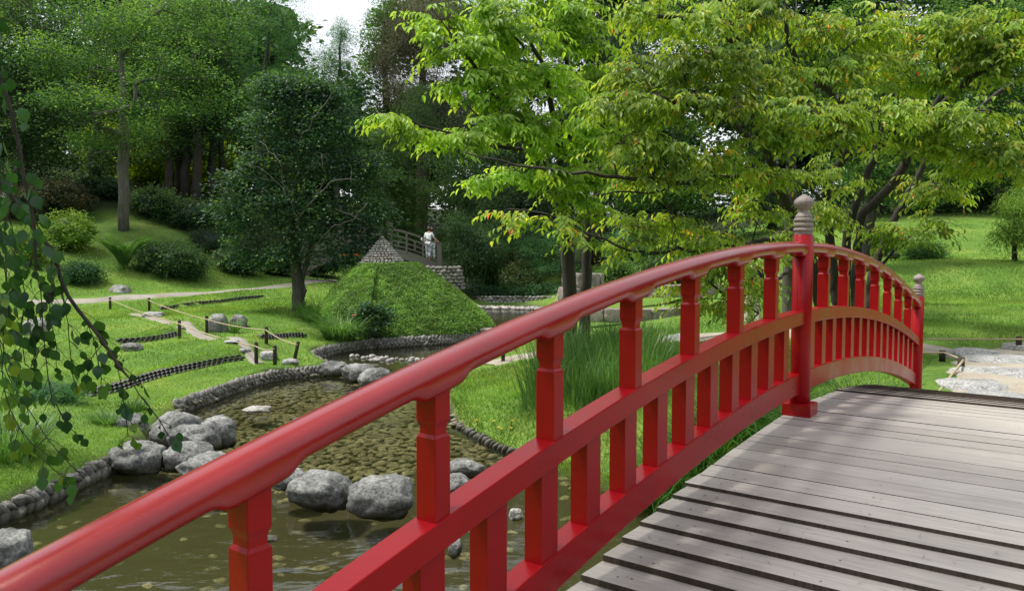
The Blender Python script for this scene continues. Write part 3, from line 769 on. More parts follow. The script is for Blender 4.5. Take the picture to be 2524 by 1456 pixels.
# row of pebbles across the inlet
r = np.random.default_rng(5); gp = None
pp = [(868,880),(880,879),(896,884),(906,882),(918,881),(930,884),(941,886),(953,884),(966,888),(978,886),(990,889),(1003,888),(1016,887),(1029,889),(1042,887),(1054,889),(958,891),(1010,892),(1036,893),(1065,886)]
Vp = rock_mesh(91, .1, ICO3); g = Geo(); g.add(Vp * np.array([.075, .06, .055]), ICO3[1], 0, True, .6); pb0 = g.build('pebble', M['palecob'])
for i, (u, v) in enumerate(pp):
    o = pb0 if i == 0 else pb0.copy()
    if i: COL.objects.link(o)
    q = G(u, v, 0); o.location = (q[0], q[1], .015); o.rotation_euler = (0, 0, r.uniform(0, 6)); o.scale = [r.uniform(.75, 1.35)] * 3
    tag(o, 'small pale pebble in the row of stones crossing the inlet', 'pebble', 'pebbles in a row across the inlet')

# ------------------------------------------------------------------ cobble edgings
def polyline_samples(pts, step):
    pts = np.asarray(pts, float); d = np.r_[0, np.cumsum(np.hypot(*np.diff(pts, axis=0).T))]
    s = np.arange(0, d[-1], step); x = np.interp(s, d, pts[:, 0]); y = np.interp(s, d, pts[:, 1])
    tx, ty = np.gradient(x), np.gradient(y); l = np.hypot(tx, ty) + 1e-9
    return np.c_[x, y], np.c_[tx / l, ty / l]
def smooth_line(pts, n=3):
    pts = np.asarray(pts, float)
    for _ in range(n):
        q = [pts[0]]
        for a, b in zip(pts[:-1], pts[1:]): q += [.75 * a + .25 * b, .25 * a + .75 * b]
        q.append(pts[-1]); pts = np.array(q)
    return pts
def edging(pts, label, rows=3, step=.105, hgt=.10, side=1, mat='cobble', cap=True, seed=1):
    r = np.random.default_rng(seed); g = Geo(); line = smooth_line(pts)
    for k in range(rows):
        c, t = polyline_samples(line + 0, step * r.uniform(.95, 1.05)); n = len(c)
        nn = np.c_[-t[:, 1], t[:, 0]] * side       # into the bank
        c = c + t * step * .5 * (k % 2) + nn * (.035 * k - .03) + r.normal(0, .008, c.shape)
        z = -.02 + hgt * (k * .86 + .3) + r.normal(0, .006, n)
        Sx = np.stack([r.uniform(.040, .052, n), r.uniform(.055, .07, n), r.uniform(.092, .112, n)], -1) * (hgt / .10) * r.uniform(.82, 1.2, (n, 1))
        add_pebbles(g, np.c_[c, z], Sx, np.arctan2(t[:, 1], t[:, 0]), (R(44) if k % 2 else -R(44)) + r.normal(0, .12, n), ICO2, 0, None, r)
    o = g.build('cobble_edging', M[mat]); return tag(o, label, 'edging')
edging(POND[8:14], 'curved edging of grey cobbles in herringbone rows along the left lawn', 3, .105, .10, 1, seed=1)
edging(POND[14:19], 'edging of herringbone cobbles curving below the daylily grass clump', 3, .118, .11, 1, seed=2)
edging(POND[18:22], 'straight edging of herringbone cobbles in front of the clipped mound', 3, .125, .12, 1, seed=3)
edging(POND[1:6], 'mossy edging of upright cobbles at the near left bank', 2, .105, .12, 1, seed=4)
edging(POND[34:41], 'low edging of pale round stones along the right lawn', 1, .12, .10, 1, 'cobble', seed=5)

# clay tile terrace edgings
def tile_edging(line, label, rows=3, seed=0):
    line = smooth_line(line, 2); g = Geo(); w = .155
    c, t = polyline_samples(line, w); th = np.linspace(0, math.pi, 7)
    for k in range(rows):
        for (x, y), (tx, ty) in zip(c, t):
            off = (k % 2) * w / 2; ins = .06 * k; zb = hz(x, y - .1) + -.01 + .050 * k
            prof = []
            for rad in (w * .52, w * .40):
                prof.append(np.c_[rad * np.cos(th), rad * .62 * np.sin(th)])
            V = []
            for dy in (-.05, .10):
                for pr in prof:
                    lx = pr[:, 0] + off
                    nx_, ny_ = -ty, tx
                    if ny_ < 0: nx_, ny_ = -nx_, -ny_
                    V.append(np.c_[x + lx * tx + (dy + ins) * nx_, y + lx * ty + (dy + ins) * ny_, zb + pr[:, 1]])
            V = np.concatenate(V); f = []
            for i in range(6):
                f += [(i, i + 1, 8 + i, 7 + i), (i, 14 + i, 15 + i, i + 1), (7 + i, 8 + i, 22 + i, 21 + i)]
            g.add(V, np.array(f), 0, False)
    return tag(g.build('tile_edging', M['tile']), label, 'edging')
labs = ['long edging of black scalloped tiles below the lower lawn terrace', 'short edging of black scalloped tiles beside the middle rope stake', 'edging of black scalloped tiles in the tree shadow below the gravel path',
        'edging of black scalloped tiles just behind the front rope stakes', 'edging of black scalloped tiles behind the hanging branch at far left']
for e, l in zip(EDG, labs): tile_edging(e, l)

# ------------------------------------------------------------------ stakes and ropes
g = Geo(); g.lathe([(0, -.15), (.045, -.15), (.044, .485), (.036, .50), (0, .50)], 12); stake0 = g.build('stake', M['stake'])
def stake(u, v, D, h, label, lean=0.0, first=[True], group='rope stakes on the left lawn'):
    o = stake0 if first[0] else stake0.copy()
    if not first[0]: COL.objects.link(o)
    first[0] = False
    p = P(u, v, D); z = hz(p[0], p[1]); o.location = (p[0], p[1], z); o.scale = (1, 1, h / .5); o.rotation_euler = (0, lean, random.uniform(0, 3) if not lean else 0)
    tag(o, label, 'stake', group)
    return np.array([p[0] + math.sin(lean) * h * .85, p[1], z + h * .82 * math.cos(lean)])
L1 = [stake(272,770,28.5,.46,'dark stake at the far end of the left rope, by the path'), stake(443,838,21.5,.52,'second dark stake of the left rope, beside the short tile edging'),
      stake(632,898,18,.52,'tall dark stake on the left of the front pair'), stake(678,902,17.6,.46,'frontmost dark stake at the end of the left rope')]
L2 = [stake(368,770,28.3,.50,'dark stake at the far end of the right-hand lawn rope'), stake(510,823,22.3,.55,'dark stake in front of the tall dark boulder'),
      stake(657,862,19.6,.45,'dark stake in front of the black tile edging'), stake(726,884,18.6,.46,'dark stake leaning to the right near the cobble edging', .22)]
def rope(pts, label, r=.014, sag=.05, mat='pole', name='rope'):
    g = Geo()
    path = []
    for a, b in zip(pts[:-1], pts[1:]):
        t = np.linspace(0, 1, 10)[:, None]; q = a + (b - a) * t; q[:, 2] -= (sag * 4 * t * (1 - t))[:, 0]; path.append(q)
    path = np.concatenate(path); path[:, 1] -= .05
    keep = np.r_[True, np.linalg.norm(np.diff(path, axis=0), axis=1) > 1e-4]; g.tube(path[keep], r, 6)
    return tag(g.build(name, M[mat]), label, 'rope')
rope(L1, 'pale rope strung along the left side of the dirt track'); rope(L2, 'pale rope strung along the right side of the dirt track')
GR = 'low stakes beside the right path'
R1 = [stake(2510,852,12.6,.24,'low stake on the lawn at the right edge of the view', group=GR)]
a = stake(2322,880,11.4,.17,'low stake at the corner where the pole fence bends', group=GR); b = stake(2368,906,10.2,.19,'low stake in front of the flagstones', group=GR)
c_ = P(2240,882,11.4); c_[2] = a[2]
rope([P(2200,838,12.6) * [1,1,0] + [0,0,R1[0][2]], R1[0], P(2660,838,12.6) * [1,1,0] + [0,0,R1[0][2]]], 'straight pale pole rail across the far lawn', .013, 0, name='pole_rail')
rope([c_, a, b], 'bent pale pole rail between the two low stakes', .014, 0, name='pole_rail')
e = P(2278,962,8.3); e[2] = hz(e[0], e[1]) + .02
rope([b, e], 'pale grey pole sloping down from the low stake to the bridge foot', .018, 0, name='pole_rail')
q = stake(1240,898,17.2,.34,'low mossy post standing behind the handrail', group=None)
rope([P(1205,880,17.4), q, P(1310,862,18.4)], 'thin rope tied to the low mossy post', .010, .03)

# ------------------------------------------------------------------ clipped mound with stone cone
MC = P(925, 800, 26.6); mx, my = MC[0] + .25, MC[1]; mz = .30
def mound_h(x, y):
    dx, dy = x - mx, y - my
    rx = np.where(dx > 0, 3.95, 2.15); rr = np.hypot(dx / rx, dy / 2.75)
    t = np.clip((1 - rr) / (1 - .32), 0, 1)
    return 2.25 * t ** np.where(dx > 0, .76, .46), rr
n = 90; xs = np.linspace(mx - 2.3, mx + 4.1, n); ys = np.linspace(my - 2.9, my + 2.9, n); X, Y = np.meshgrid(xs, ys)
Z, RR = mound_h(X, Y); Z = Z + mz + .02 * np.sin(X * 7 + 2 * np.sin(Y * 3)) * np.sin(Y * 6) * (RR < .95)
Z = np.where(RR > 1.0, mz - .6, Z)
i = np.arange(n - 1)[:, None] * n + np.arange(n - 1)[None]; f = np.stack([i, i + 1, i + n + 1, i + n], -1).reshape(-1, 4)
rv = RR.ravel(); f = f[(rv[f] < 1.06).all(1)]
mound = thing('clipped_mound', 'large clipped green mound sloping down to the right with a stone cone on its top', 'hedge', (mx, my, mz))
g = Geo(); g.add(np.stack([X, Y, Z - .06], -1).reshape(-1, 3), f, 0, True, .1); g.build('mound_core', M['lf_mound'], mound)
r = np.random.default_rng(21); N = 150000
px = r.uniform(mx - 2.2, mx + 4.05, N); py = r.uniform(my - 2.85, my + 2.85, N); hh, rr = mound_h(px, py); k = rr < 1.0
# thin out the hidden far side
k &= (r.uniform(0, 1, N) < np.where(py > my + .8, .3, 1)); px, py, hh = px[k], py[k], hh[k]
e = .03; hx = (mound_h(px + e, py)[0] - mound_h(px - e, py)[0]) / (2 * e); hy = (mound_h(px, py + e)[0] - mound_h(px, py - e)[0]) / (2 * e)
nrm = norm(np.c_[-hx, -hy, np.ones(len(px))]); n = len(px)
cl = np.sin(px * 9 + 3 * np.sin(py * 5)) * np.sin(hh * 11 + py * 8)
pos = np.c_[px, py, mz + hh] + nrm * (r.uniform(-.03, .03, n) + .015 * cl)[:, None]
d = norm(nrm * .15 + rdir(n, r)); w = norm(nrm + .45 * rdir(n, r))
g = Geo(); add_leaves(g, pos, d, w, r.uniform(.05, .085, n), r.uniform(.032, .05, n), np.clip(r.normal(.5, .22, n) + .2 * cl, 0, 1), 'quad')
g.build('foliage', M['lf_mound'], mound)
# cone of cobbles
cx0, cy0 = P(942, 640, 26.6)[:2]; cz0 = mz + 2.22; ch, cr0 = 1.0, .86
cone = thing('stone_cone', 'pointed cone of round grey cobbles standing on the clipped mound', 'stone cone', (cx0, cy0, cz0))
g = Geo(); zz = np.linspace(-.15, ch * .97, 8); rad = lambda z: cr0 * np.maximum(1 - np.asarray(z) / ch, 0) ** 1.08 * .93
g.lathe([(0, -.15)] + [(float(rad(z)) * .95 if z < ch else .01, z) for z in zz] + [(0, ch * .97)], 32, (cx0, cy0, cz0)); g.build('mortar_core', M['stake'], cone)
g = Geo(); z = -.02
while z < ch * .97:
    rr = float(rad(max(z, 0))); n = max(3, int(2 * math.pi * rr / .125)); a = np.arange(n) * 2 * math.pi / n + r.uniform(0, 1)
    s = .062 if rr > .12 else .045
    C = np.c_[cx0 + rr * np.cos(a), cy0 + rr * np.sin(a), np.full(n, cz0 + z) + r.normal(0, .006, n)]
    add_pebbles(g, C, np.tile([s * 1.0, s * 1.05, s * .78], (n, 1)) * r.uniform(.9, 1.12, (n, 1)), a + math.pi / 2, r.normal(0, .1, n), ICO2, 0, None, r)
    z += .082
g.build('cobbles', M['palecob'], cone)

# ------------------------------------------------------------------ far grey bridge
e0 = P(1083, 655, 38.4); m0 = P(960, 640, 38.1)
dirx = norm((m0 - e0)[:2] * 1.0); L12 = float(np.linalg.norm((m0 - e0)[:2]))
fb = thing('timber_footbridge', 'weathered grey timber footbridge with lattice railing behind the clipped mound', 'bridge', (e0[0], e0[1], e0[2]), math.atan2(dirx[1], dirx[0]))
Lh = L12 * 2.0
zE, zM = 0.0, P(960, 616, 39.6)[2] - e0[2]
def fz(x): t = (x - L12 * 1.35) / (L12 * 1.35); return zE + (zM - zE) * 1.12 * (1 - t * t) + .02
def fpart(name, g, mat='oldwood'): return g.build(name, M[mat], fb, rel=False)
xs = np.linspace(0, L12 * 2.7, 40)
def fbeam(name, y0, y1, lo, hi, x0=None, x1=None):
    g = Geo(); V = []
    X_ = xs if x0 is None else np.linspace(x0, x1, 16)
    for x in X_: V += [(x, y0, fz(x) + lo), (x, y1, fz(x) + lo), (x, y1, fz(x) + hi), (x, y0, fz(x) + hi)]
    n = len(X_); i = np.arange(n - 1)[:, None] * 4; j = np.arange(4)[None]; kk = (j + 1) % 4
    g.add(V, [np.stack([i + j, i + kk, i + 4 + kk, i + 4 + j], -1).reshape(-1, 4), np.array([[3,2,1,0]]), np.array([[0,1,2,3]]) + 4 * (n - 1)], 0, False); return fpart(name, g)
fbeam('deck', .05, 1.55, -.04, .0); 
sgn = 1 if dirx[0] > 0 else -1
# local +y points away from the camera when the bridge runs to the left
ysid = -1 if sgn < 0 else 1
for yb, nm in ((0.0, 'front'), (1.6 * ysid, 'rear')):
    fbeam('side_beam', yb - .06, yb + .06, -.42, .03)
    for zc, hh_ in ((.95, .07), (.66, .055), (.40, .05), (.16, .05)):
        fbeam('rail', yb - (.05 if zc > .9 else .028), yb + (.05 if zc > .9 else .028), zc, zc + hh_)
    for k, x in enumerate((0.0, L12, L12 * 2.0, L12 * 2.7)):
        g = Geo(); g.box((x - .10, yb - .10, fz(x) - .55), (x + .10, yb + .10, fz(x) + (1.12 if k in (0,3) else 1.25))); g.box((x - .12, yb - .12, fz(x) + (1.12 if k in (0,3) else 1.25)), (x + .12, yb + .12, fz(x) + (1.16 if k in (0,3) else 1.29))); fpart('post', g)
    for s0 in (0, 1):
        for k in range(1, 6):
            x = L12 * (s0 + k / 6); g = Geo(); tall = k % 2 == 0
            g.box((x - .035, yb - .035, fz(x) + (.0 if tall else .16)), (x + .035, yb + .035, fz(x) + (.95 if tall else .42 + .28 * (k % 3 == 0)))); fpart('baluster', g)
bpy.context.view_layer.update()
# correct the side on which the deck lies
for o in list(fb.children):
    if o.name.startswith('deck'): o.scale = (1, ysid, 1)
# cobble abutment
def cobble_wall(pts, h, label, s=.13, mat='palecob', lean=.25, name='cobble_wall', seed=0, z0=None):
    r = np.random.default_rng(seed); g = Geo(); k = 0; z = 0.0
    while z < h:
        c, t = polyline_samples(pts, s * 1.75); n = len(c); nn = np.c_[-t[:, 1], t[:, 0]]
        base = H(c[:, 0], c[:, 1]) if z0 is None else np.full(n, z0)
        c = c + t * s * .9 * (k % 2) + nn * lean * z + r.normal(0, .012, c.shape)
        add_pebbles(g, np.c_[c, base + z + r.normal(0, .015, n)], np.stack([r.uniform(.8, 1.1, n) * s, np.full(n, s * .9), r.uniform(.55, .75, n) * s], -1), np.arctan2(t[:, 1], t[:, 0]), r.normal(0, .15, n), ICO2, 0, None, r)
        z += s * 1.12; k += 1
    return tag(g.build(name, M[mat]), label, 'wall')
cobble_wall([P(1038,690,37.2)[:2], P(1085,690,36.8)[:2], P(1128,690,37.0)[:2], P(1142,690,37.8)[:2]], 1.15, 'grey cobble abutment wall under the right end of the timber footbridge', .15, 'cobble', .2, 'abutment_wall', 3, z0=1.25)
# far shore pebble terraces
def pebble_band(pts, w, s, label, mat, name, seed, dens=1.0, lift=.03):
    r = np.random.default_rng(seed); c, t = polyline_samples(smooth_line(pts, 2), s * 1.2); g = Geo()
    for k in range(int(w / (s * 1.5)) + 1):
        n = len(c); nn = np.c_[-t[:, 1], t[:, 0]]
        q = c + nn * (k * s * 1.5) + r.normal(0, s * .35, c.shape); kp = r.uniform(0, 1, n) < dens; q = q[kp]; n = len(q)
        z = np.maximum(H(q[:, 0], q[:, 1]), 0) + lift
        sc = r.uniform(.6, 1.25, (n, 1)); add_pebbles(g, np.c_[q, z], np.c_[np.full(n, s), np.full(n, s * .8), np.full(n, s * .6)] * sc, r.uniform(0, 6, n), r.normal(0, .2, n), ICO1, 0, None, r)
    return tag(g.build(name, M[mat]), label, 'pebbles', kind='stuff')
pebble_band([G(1375,764,0)[:2], G(1260,763,0)[:2], G(1150,760,0)[:2], G(1080,757,0)[:2]][::-1], 1.1, .17, 'pale pebbles lining the far shore of the pond', 'palecob', 'shore_pebbles', 6, .8, .04)
cobble_wall([P(1100,747,43.6)[:2], P(1200,747,43.4)[:2], P(1300,747,43.4)[:2], P(1372,747,43.2)[:2]], .42, 'low wall of pale cobbles behind the far shore', .13, 'palecob', .2, 'cobble_wall', 8, z0=.22)
# granite block walls
def granite_wall(pts, courses, label, bh=.42, bl=.62, dep=.5, z0=None, seed=0, batter=.12):
    r = np.random.default_rng(seed); g = Geo(); pts = np.asarray(pts, float)
    L_ = np.r_[0, np.cumsum(np.hypot(*np.diff(pts, axis=0).T))]; tot = L_[-1]
    for k in range(courses):
        s = -bl * r.uniform(0, .5)
        while s < tot:
            w = bl * r.uniform(.75, 1.35); a, b = max(s, 0), min(s + w, tot); s += w
            if b - a < .12: continue
            pa = np.array([np.interp(a + .02, L_, pts[:, 0]), np.interp(a + .02, L_, pts[:, 1])]); pb = np.array([np.interp(b - .02, L_, pts[:, 0]), np.interp(b - .02, L_, pts[:, 1])])
            t = norm(pb - pa); nn = np.array([-t[1], t[0]]);
            zb = (hz(*pa) if z0 is None else z0) + k * bh; o_ = nn * batter * k * bh
            hh_ = bh - .03; jit = lambda: r.normal(0, .016, 3)
            # block with chamfered, roughened front
            V0, F0 = ICO3; Vb = np.sign(V0) * np.minimum(np.abs(V0) * 1.75, 1.0)
            dn = np.array([mnoise.fractal(Vector(v) * 2.2 + Vector((float(s * 3), float(k * 7), float(seed))), .9, 2.0, 4) for v in Vb])
            Vb = Vb * (1 + .06 * dn)[:, None]
            c_ = (pa + pb) / 2 + o_; hl = np.linalg.norm(pb - pa) / 2
            W = np.zeros_like(Vb); W[:, :2] = c_ + Vb[:, :1] * hl * t + (Vb[:, 1:2] * dep / 2 + dep / 2) * nn; W[:, 2] = zb + (Vb[:, 2] + 1) * hh_ / 2
            g.add(W, F0, 0, True, r.uniform())
    return tag(g.build('granite_wall', M['granite']), label, 'wall')
granite_wall([P(1362,790,27.0)[:2], P(1392,790,25.2)[:2], P(1500,790,25.8)[:2]], 4, 'high wall of rough granite blocks behind the twin trunks', .48, .62, .5, .35, 1, .22)
granite_wall([P(1180,820,25.3)[:2], P(1240,822,25.0)[:2]], 1, 'granite block ending the cobble edging at the foot of the mound', .42, .6, .55, .02, 2)
granite_wall([P(1440,790,22.6)[:2], P(1560,790,22.0)[:2], P(1640,790,22.2)[:2], P(1780,790,23.5)[:2]], 1, 'lower granite retaining wall behind the balusters', .44, .7, .45, .88, 3)
granite_wall([P(1500,760,26.5)[:2], P(1640,760,26.0)[:2], P(1800,760,27.2)[:2]], 1, 'upper granite retaining wall behind the balusters', .46, .7, .45, 1.42, 4)

# spot lights
def floodlight(p, s, label, rz):
    t = thing('floodlight', label, 'lamp', p, rz)
    g = Geo(); th = np.linspace(0, 1, 2)
    g.tube([(-.5 * s, 0, .55 * s), (-.42 * s, 0, .55 * s), (.42 * s, 0, .55 * s), (.5 * s, 0, .55 * s)], [.24 * s, .29 * s, .30 * s, .28 * s], 20); g.build('lamp_body', M['black'], t, rel=False)
    g = Geo(); g.box((-.05 * s, -.33 * s, .0), (.05 * s, -.30 * s, .6 * s)); g.box((-.05 * s, .30 * s, .0), (.05 * s, .33 * s, .6 * s)); g.box((-.05 * s, -.30 * s, .0), (.05 * s, .30 * s, .05 * s)); g.build('bracket', M['black'], t, rel=False)
q = on_ground(2200, 642, 2.6, near=20); floodlight((q[0], q[1], q[2] - .02), .42, 'black cylindrical floodlight standing on the far right lawn', .15)
p_ = P(2008, 985, 9.8); floodlight((p_[0], p_[1], hz(p_[0], p_[1])), .34, 'black floodlight half hidden under the bridge deck beside the red post', 1.2)

# ------------------------------------------------------------------ people
def skin_body(name, joints, edges, radii, mat, parent, sub=2):
    me = bpy.data.meshes.new(name); me.from_pydata([tuple(map(float, j)) for j in joints], edges, []); me.materials.append(mat)
    o = bpy.data.objects.new(name, me); COL.objects.link(o); o.parent = parent
    o.modifiers.new('skin', 'SKIN')
    for i, v in enumerate(me.skin_vertices[0].data):
        rr = radii[i]; v.radius = (rr, rr) if not isinstance(rr, tuple) else rr; v.use_root = (i == 0)
    o.modifiers['skin'].use_smooth_shade = True
    m = o.modifiers.new('sub', 'SUBSURF'); m.levels = sub; m.render_levels = sub
    return o
def person(label, loc, rz, h=1.66, top='white', legs='palecloth', hair='hair', stride=.10, arm_l=None, arm_r=None, lean=0.0, short=True):
    """facing local -y is away; the figure looks along local +y"""
    t = thing('person', label, 'person', loc, rz); t.scale = (h / 1.70,) * 3
    al = arm_l or [(-.24, .02, 1.12), (-.25, .10, .88)]; ar = arm_r or [(.24, .02, 1.12), (.25, .10, .88)]
    ln = lambda z: lean * max(0, z - .95)
    J = [(0, 0, .95), (0, ln(1.15), 1.15), (0, ln(1.33), 1.33), (0, ln(1.45), 1.45), (0, ln(1.52) + .01, 1.53), (0, ln(1.62) + .02, 1.60), (0, ln(1.66) + .02, 1.68),
         (-.17, ln(1.4), 1.40), al[0], al[1], (.17, ln(1.4), 1.40), ar[0], ar[1],
         (-.09, 0, .88), (-.095, stride * .5 + .01, .48), (-.10, stride - .02, .09), (-.10, stride + .12, .035), (.09, 0, .88), (.095, -stride * .4, .48), (.10, -stride - .03, .09), (.10, -stride + .10, .035)]
    E = [(0,1),(1,2),(2,3),(3,4),(4,5),(5,6),(2,7),(7,8),(8,9),(2,10),(10,11),(11,12),(0,13),(13,14),(14,15),(15,16),(0,17),(17,18),(18,19),(19,20)]
    Rr = [(.14,.10),(.125,.09),(.15,.095),(.07,.06),.05,(.075,.09),(.06,.07),.06,.042,.03,.06,.042,.03,.085,.055,.035,.03,.085,.055,.035,.03]
    skin_body('body', J, E, Rr, M['skin'], t)
    sh = lambda a, b, f: tuple(np.array(a) + (np.array(b) - np.array(a)) * f)
    Jt = [(0, 0, .90), J[1], J[2], (0, ln(1.43), 1.435), J[7], sh(J[7], J[8], .75 if short else 1), J[10], sh(J[10], J[11], .75 if short else 1)]
    skin_body('shirt', Jt, [(0,1),(1,2),(2,3),(2,4),(4,5),(2,6),(6,7)], [(.165,.125),(.145,.11),(.17,.115),(.085,.075),.075,.062,.075,.062], M[top], t)
    Jl = [(0, 0, .96), J[13], J[14], sh(J[14], J[15], .92), J[17], J[18], sh(J[18], J[19], .92)]
    skin_body('trousers', Jl, [(0,1),(1,2),(2,3),(0,4),(4,5),(5,6)], [(.15,.115),.105,.078,.066,.105,.078,.066], M[legs], t)
    g = Geo(); V0, F0 = ICO3; V = V0 * np.array([.098, .112, .125]) + np.array([0, ln(1.64) - .012, 1.655])
    V = V * (1 + .03 * np.sin(V0 @ np.array([9, 7, 11]))[:, None] * [1, 1, 0]); keep = (V0[F0].mean(1)[:, 1] < .35) | (V0[F0].mean(1)[:, 2] > .45)
    g.add(V, F0[keep], 0, True); g.build('hair', M[hair], t, rel=False)
    for sx in (-1, 1):
        j = J[16] if sx < 0 else J[20]
        g = Geo(); g.add(V0 * np.array([.05, .13, .045]) + np.array([j[0], j[1] - .04, .04]), F0, 0, True); g.build('shoe', M['shoe'], t, rel=False)
    # hands with five fingers
    for hnd, prev in ((J[9], J[8]), (J[12], J[11])):
        d = norm(np.array(hnd) - np.array(prev)); sd = norm(np.cross(d, [0, 0, 1.0]) + 1e-6); pj = [np.array(hnd), np.array(hnd) + d * .05]; ed = [(0, 1)]; ra = [.030, .034]
        for f_, (o_, ln_) in enumerate([(-.03, .065), (-.01, .08), (.01, .078), (.03, .06)]):
            pj += [pj[1] + sd * o_ + d * .02, pj[1] + sd * o_ + d * (.02 + ln_)]; k = len(pj); ed += [(1, k - 2), (k - 2, k - 1)]; ra += [.010, .008]
        pj += [pj[0] + sd * -.035 + d * .03, pj[0] + sd * -.055 + d * .075]; k = len(pj); ed += [(0, k - 2), (k - 2, k - 1)]; ra += [.011, .009]
        skin_body('hand', pj, ed, ra, M['skin'], t, 1)
    return t
# position on the far bridge
a0 = math.atan2(dirx[1], dirx[0])
def on_fb(x, y): return (e0[0] + x * math.cos(a0) - y * math.sin(a0), e0[1] + x * math.sin(a0) + y * math.cos(a0), e0[2] + fz(x))
xx = L12 * .22
p1 = person('person in white T-shirt and pale trousers leaning on the timber bridge railing', on_fb(xx, .55 * ysid), -.25, 1.62, arm_r=[(.30, .12, 1.12), (.42, .26, 1.0)], lean=.12, stride=.07)
g = Geo(); V0, F0 = ICO3; g.add(V0 * np.array([.13, .06, .11]) , F0, 0, True)
bag = g.build('shoulder_bag', M['white']); q = on_fb(xx + .26, .38 * ysid); bag.location = (q[0], q[1], q[2] + .92); tag(bag, 'white shoulder bag at the hip of the person on the timber bridge', 'bag')
_q = np.array(on_fb(xx, .55 * ysid)); _d = norm((_q - EYE) * [1, 1, 0]); _q2 = _q + _d * .5 + np.array([_d[1], -_d[0], 0]) * .17
person('person in dark clothing mostly hidden behind the one in white on the timber bridge', _q2, .5, 1.60, top='darkcloth', legs='palecloth', stride=.06)
q = ground_pt(1853, 806, 17.4); person('person in a dark grey top and cream trousers, seen from behind between the upper balusters', q, .1, 1.66, top='greytop', legs='cream', stride=.08, short=False)
for o in bpy.context.scene.objects: pass
q = ground_pt(1706, 812, 17.2); person('person in a blue grey shirt almost hidden by a red baluster', q, -.8, 1.5, top='bluegrey', legs='cream', stride=.16)
# ------------------------------------------------------------------ vegetation helpers
def interp_path(pts, step):
    pts = np.asarray(pts, float); d = np.r_[0, np.cumsum(np.linalg.norm(np.diff(pts, axis=0), axis=1))]
    s = np.linspace(0, d[-1], max(2, int(d[-1] / step) + 1))
    return np.c_[[np.interp(s, d, pts[:, i]) for i in range(pts.shape[1])]].T
class Skel:
    """branch skeleton: hand placed limbs plus grown twigs, radii from the number of tips carried"""
    def __init__(s): s.pos = np.zeros((0, 3)); s.par = []; s.paths = []
    def limb(s, pts, step=.3, attach=True, r=None, wob=.03):
        pts = interp_path(pts, step)
        if r is not None and len(pts) > 3: pts[1:-1] += r.normal(0, wob, pts[1:-1].shape)
        par = -1
        if len(s.pos) and attach:
            par = int(np.argmin(np.linalg.norm(s.pos - pts[0], axis=1)))
        ids = [] if par < 0 else [par]
        n0 = len(s.pos); s.pos = np.vstack([s.pos, pts])
        for i in range(len(pts)):
            s.par.append(par if i == 0 else n0 + i - 1); ids.append(n0 + i)
        s.paths.append(ids); return ids
    def grow(s, targets, r, step=.3, droop=.12, nodes_max=None, bias=None):
        d = np.array([np.min(np.linalg.norm(s.pos - t, axis=1)) for t in targets]); ends = []
        for t in np.asarray(targets)[np.argsort(d)]:
            df = s.pos - t; dist = np.linalg.norm(df, axis=1) + .9 * np.maximum(df[:, 2], 0)   # prefer nodes below
            j = int(np.argmin(dist)); a = s.pos[j]; L = np.linalg.norm(t - a)
            n = max(2, int(L / step)); tt = np.linspace(0, 1, n + 1)[1:, None]
            mid = (a + t) / 2 + r.normal(0, .10, 3) * L + np.array([0, 0, droop * L])
            q = (1 - tt)**2 * a + 2 * tt * (1 - tt) * mid + tt**2 * t
            n0 = len(s.pos); s.pos = np.vstack([s.pos, q]); ids = [j]
            for i in range(n): s.par.append(j if i == 0 else n0 + i - 1); ids.append(n0 + i)
            s.paths.append(ids); ends.append((n0 + n - 1, norm(q[-1] - (q[-2] if n > 1 else a))))
        return ends
    def radii(s, r_tip, r_root):
        n = len(s.pos); cnt = np.zeros(n); par = np.array(s.par); haschild = np.zeros(n, bool); haschild[par[par >= 0]] = True
        cnt[~haschild] = 1
        for i in range(n - 1, -1, -1):
            if par[i] >= 0: cnt[par[i]] += cnt[i]
        # parents may come after children only inside limbs attached earlier: iterate once more for safety
        e = math.log(r_root / r_tip) / math.log(max(2, cnt.max())); return r_tip * cnt ** e
    def mesh(s, g, rad, n=6, minr=0.0):
        for ids in s.paths:
            rr = rad[ids].copy()
            if len(ids) > 1: rr[0] = min(rr[0], rr[1] * 1.25)
            if rr.max() < minr: continue
            g.tube(s.pos[ids], rr, 7 if rr.max() > .05 else (5 if rr.max() > .012 else 3))

def blob_pts(blobs, n, r, shell=.45):
    """blobs (u, v, D, ru, rv[, depth radius m]) -> points in the ellipsoids (denser towards the shell)"""
    w = np.array([b[3] * b[4] for b in blobs], float); w /= w.sum(); out = []
    idx = r.choice(len(blobs), n, p=w)
    d = rdir(n, r); rad = r.uniform(0, 1, n) ** shell
    B_ = np.array([[*P(b[0], b[1], b[2]), b[3] / F * b[2], (b[5] if len(b) > 5 else .5 * (b[3] + b[4]) / F * b[2] * .9), b[4] / F * b[2]] for b in blobs])[idx]
    return B_[:, :3] + d * rad[:, None] * B_[:, 3:6], d

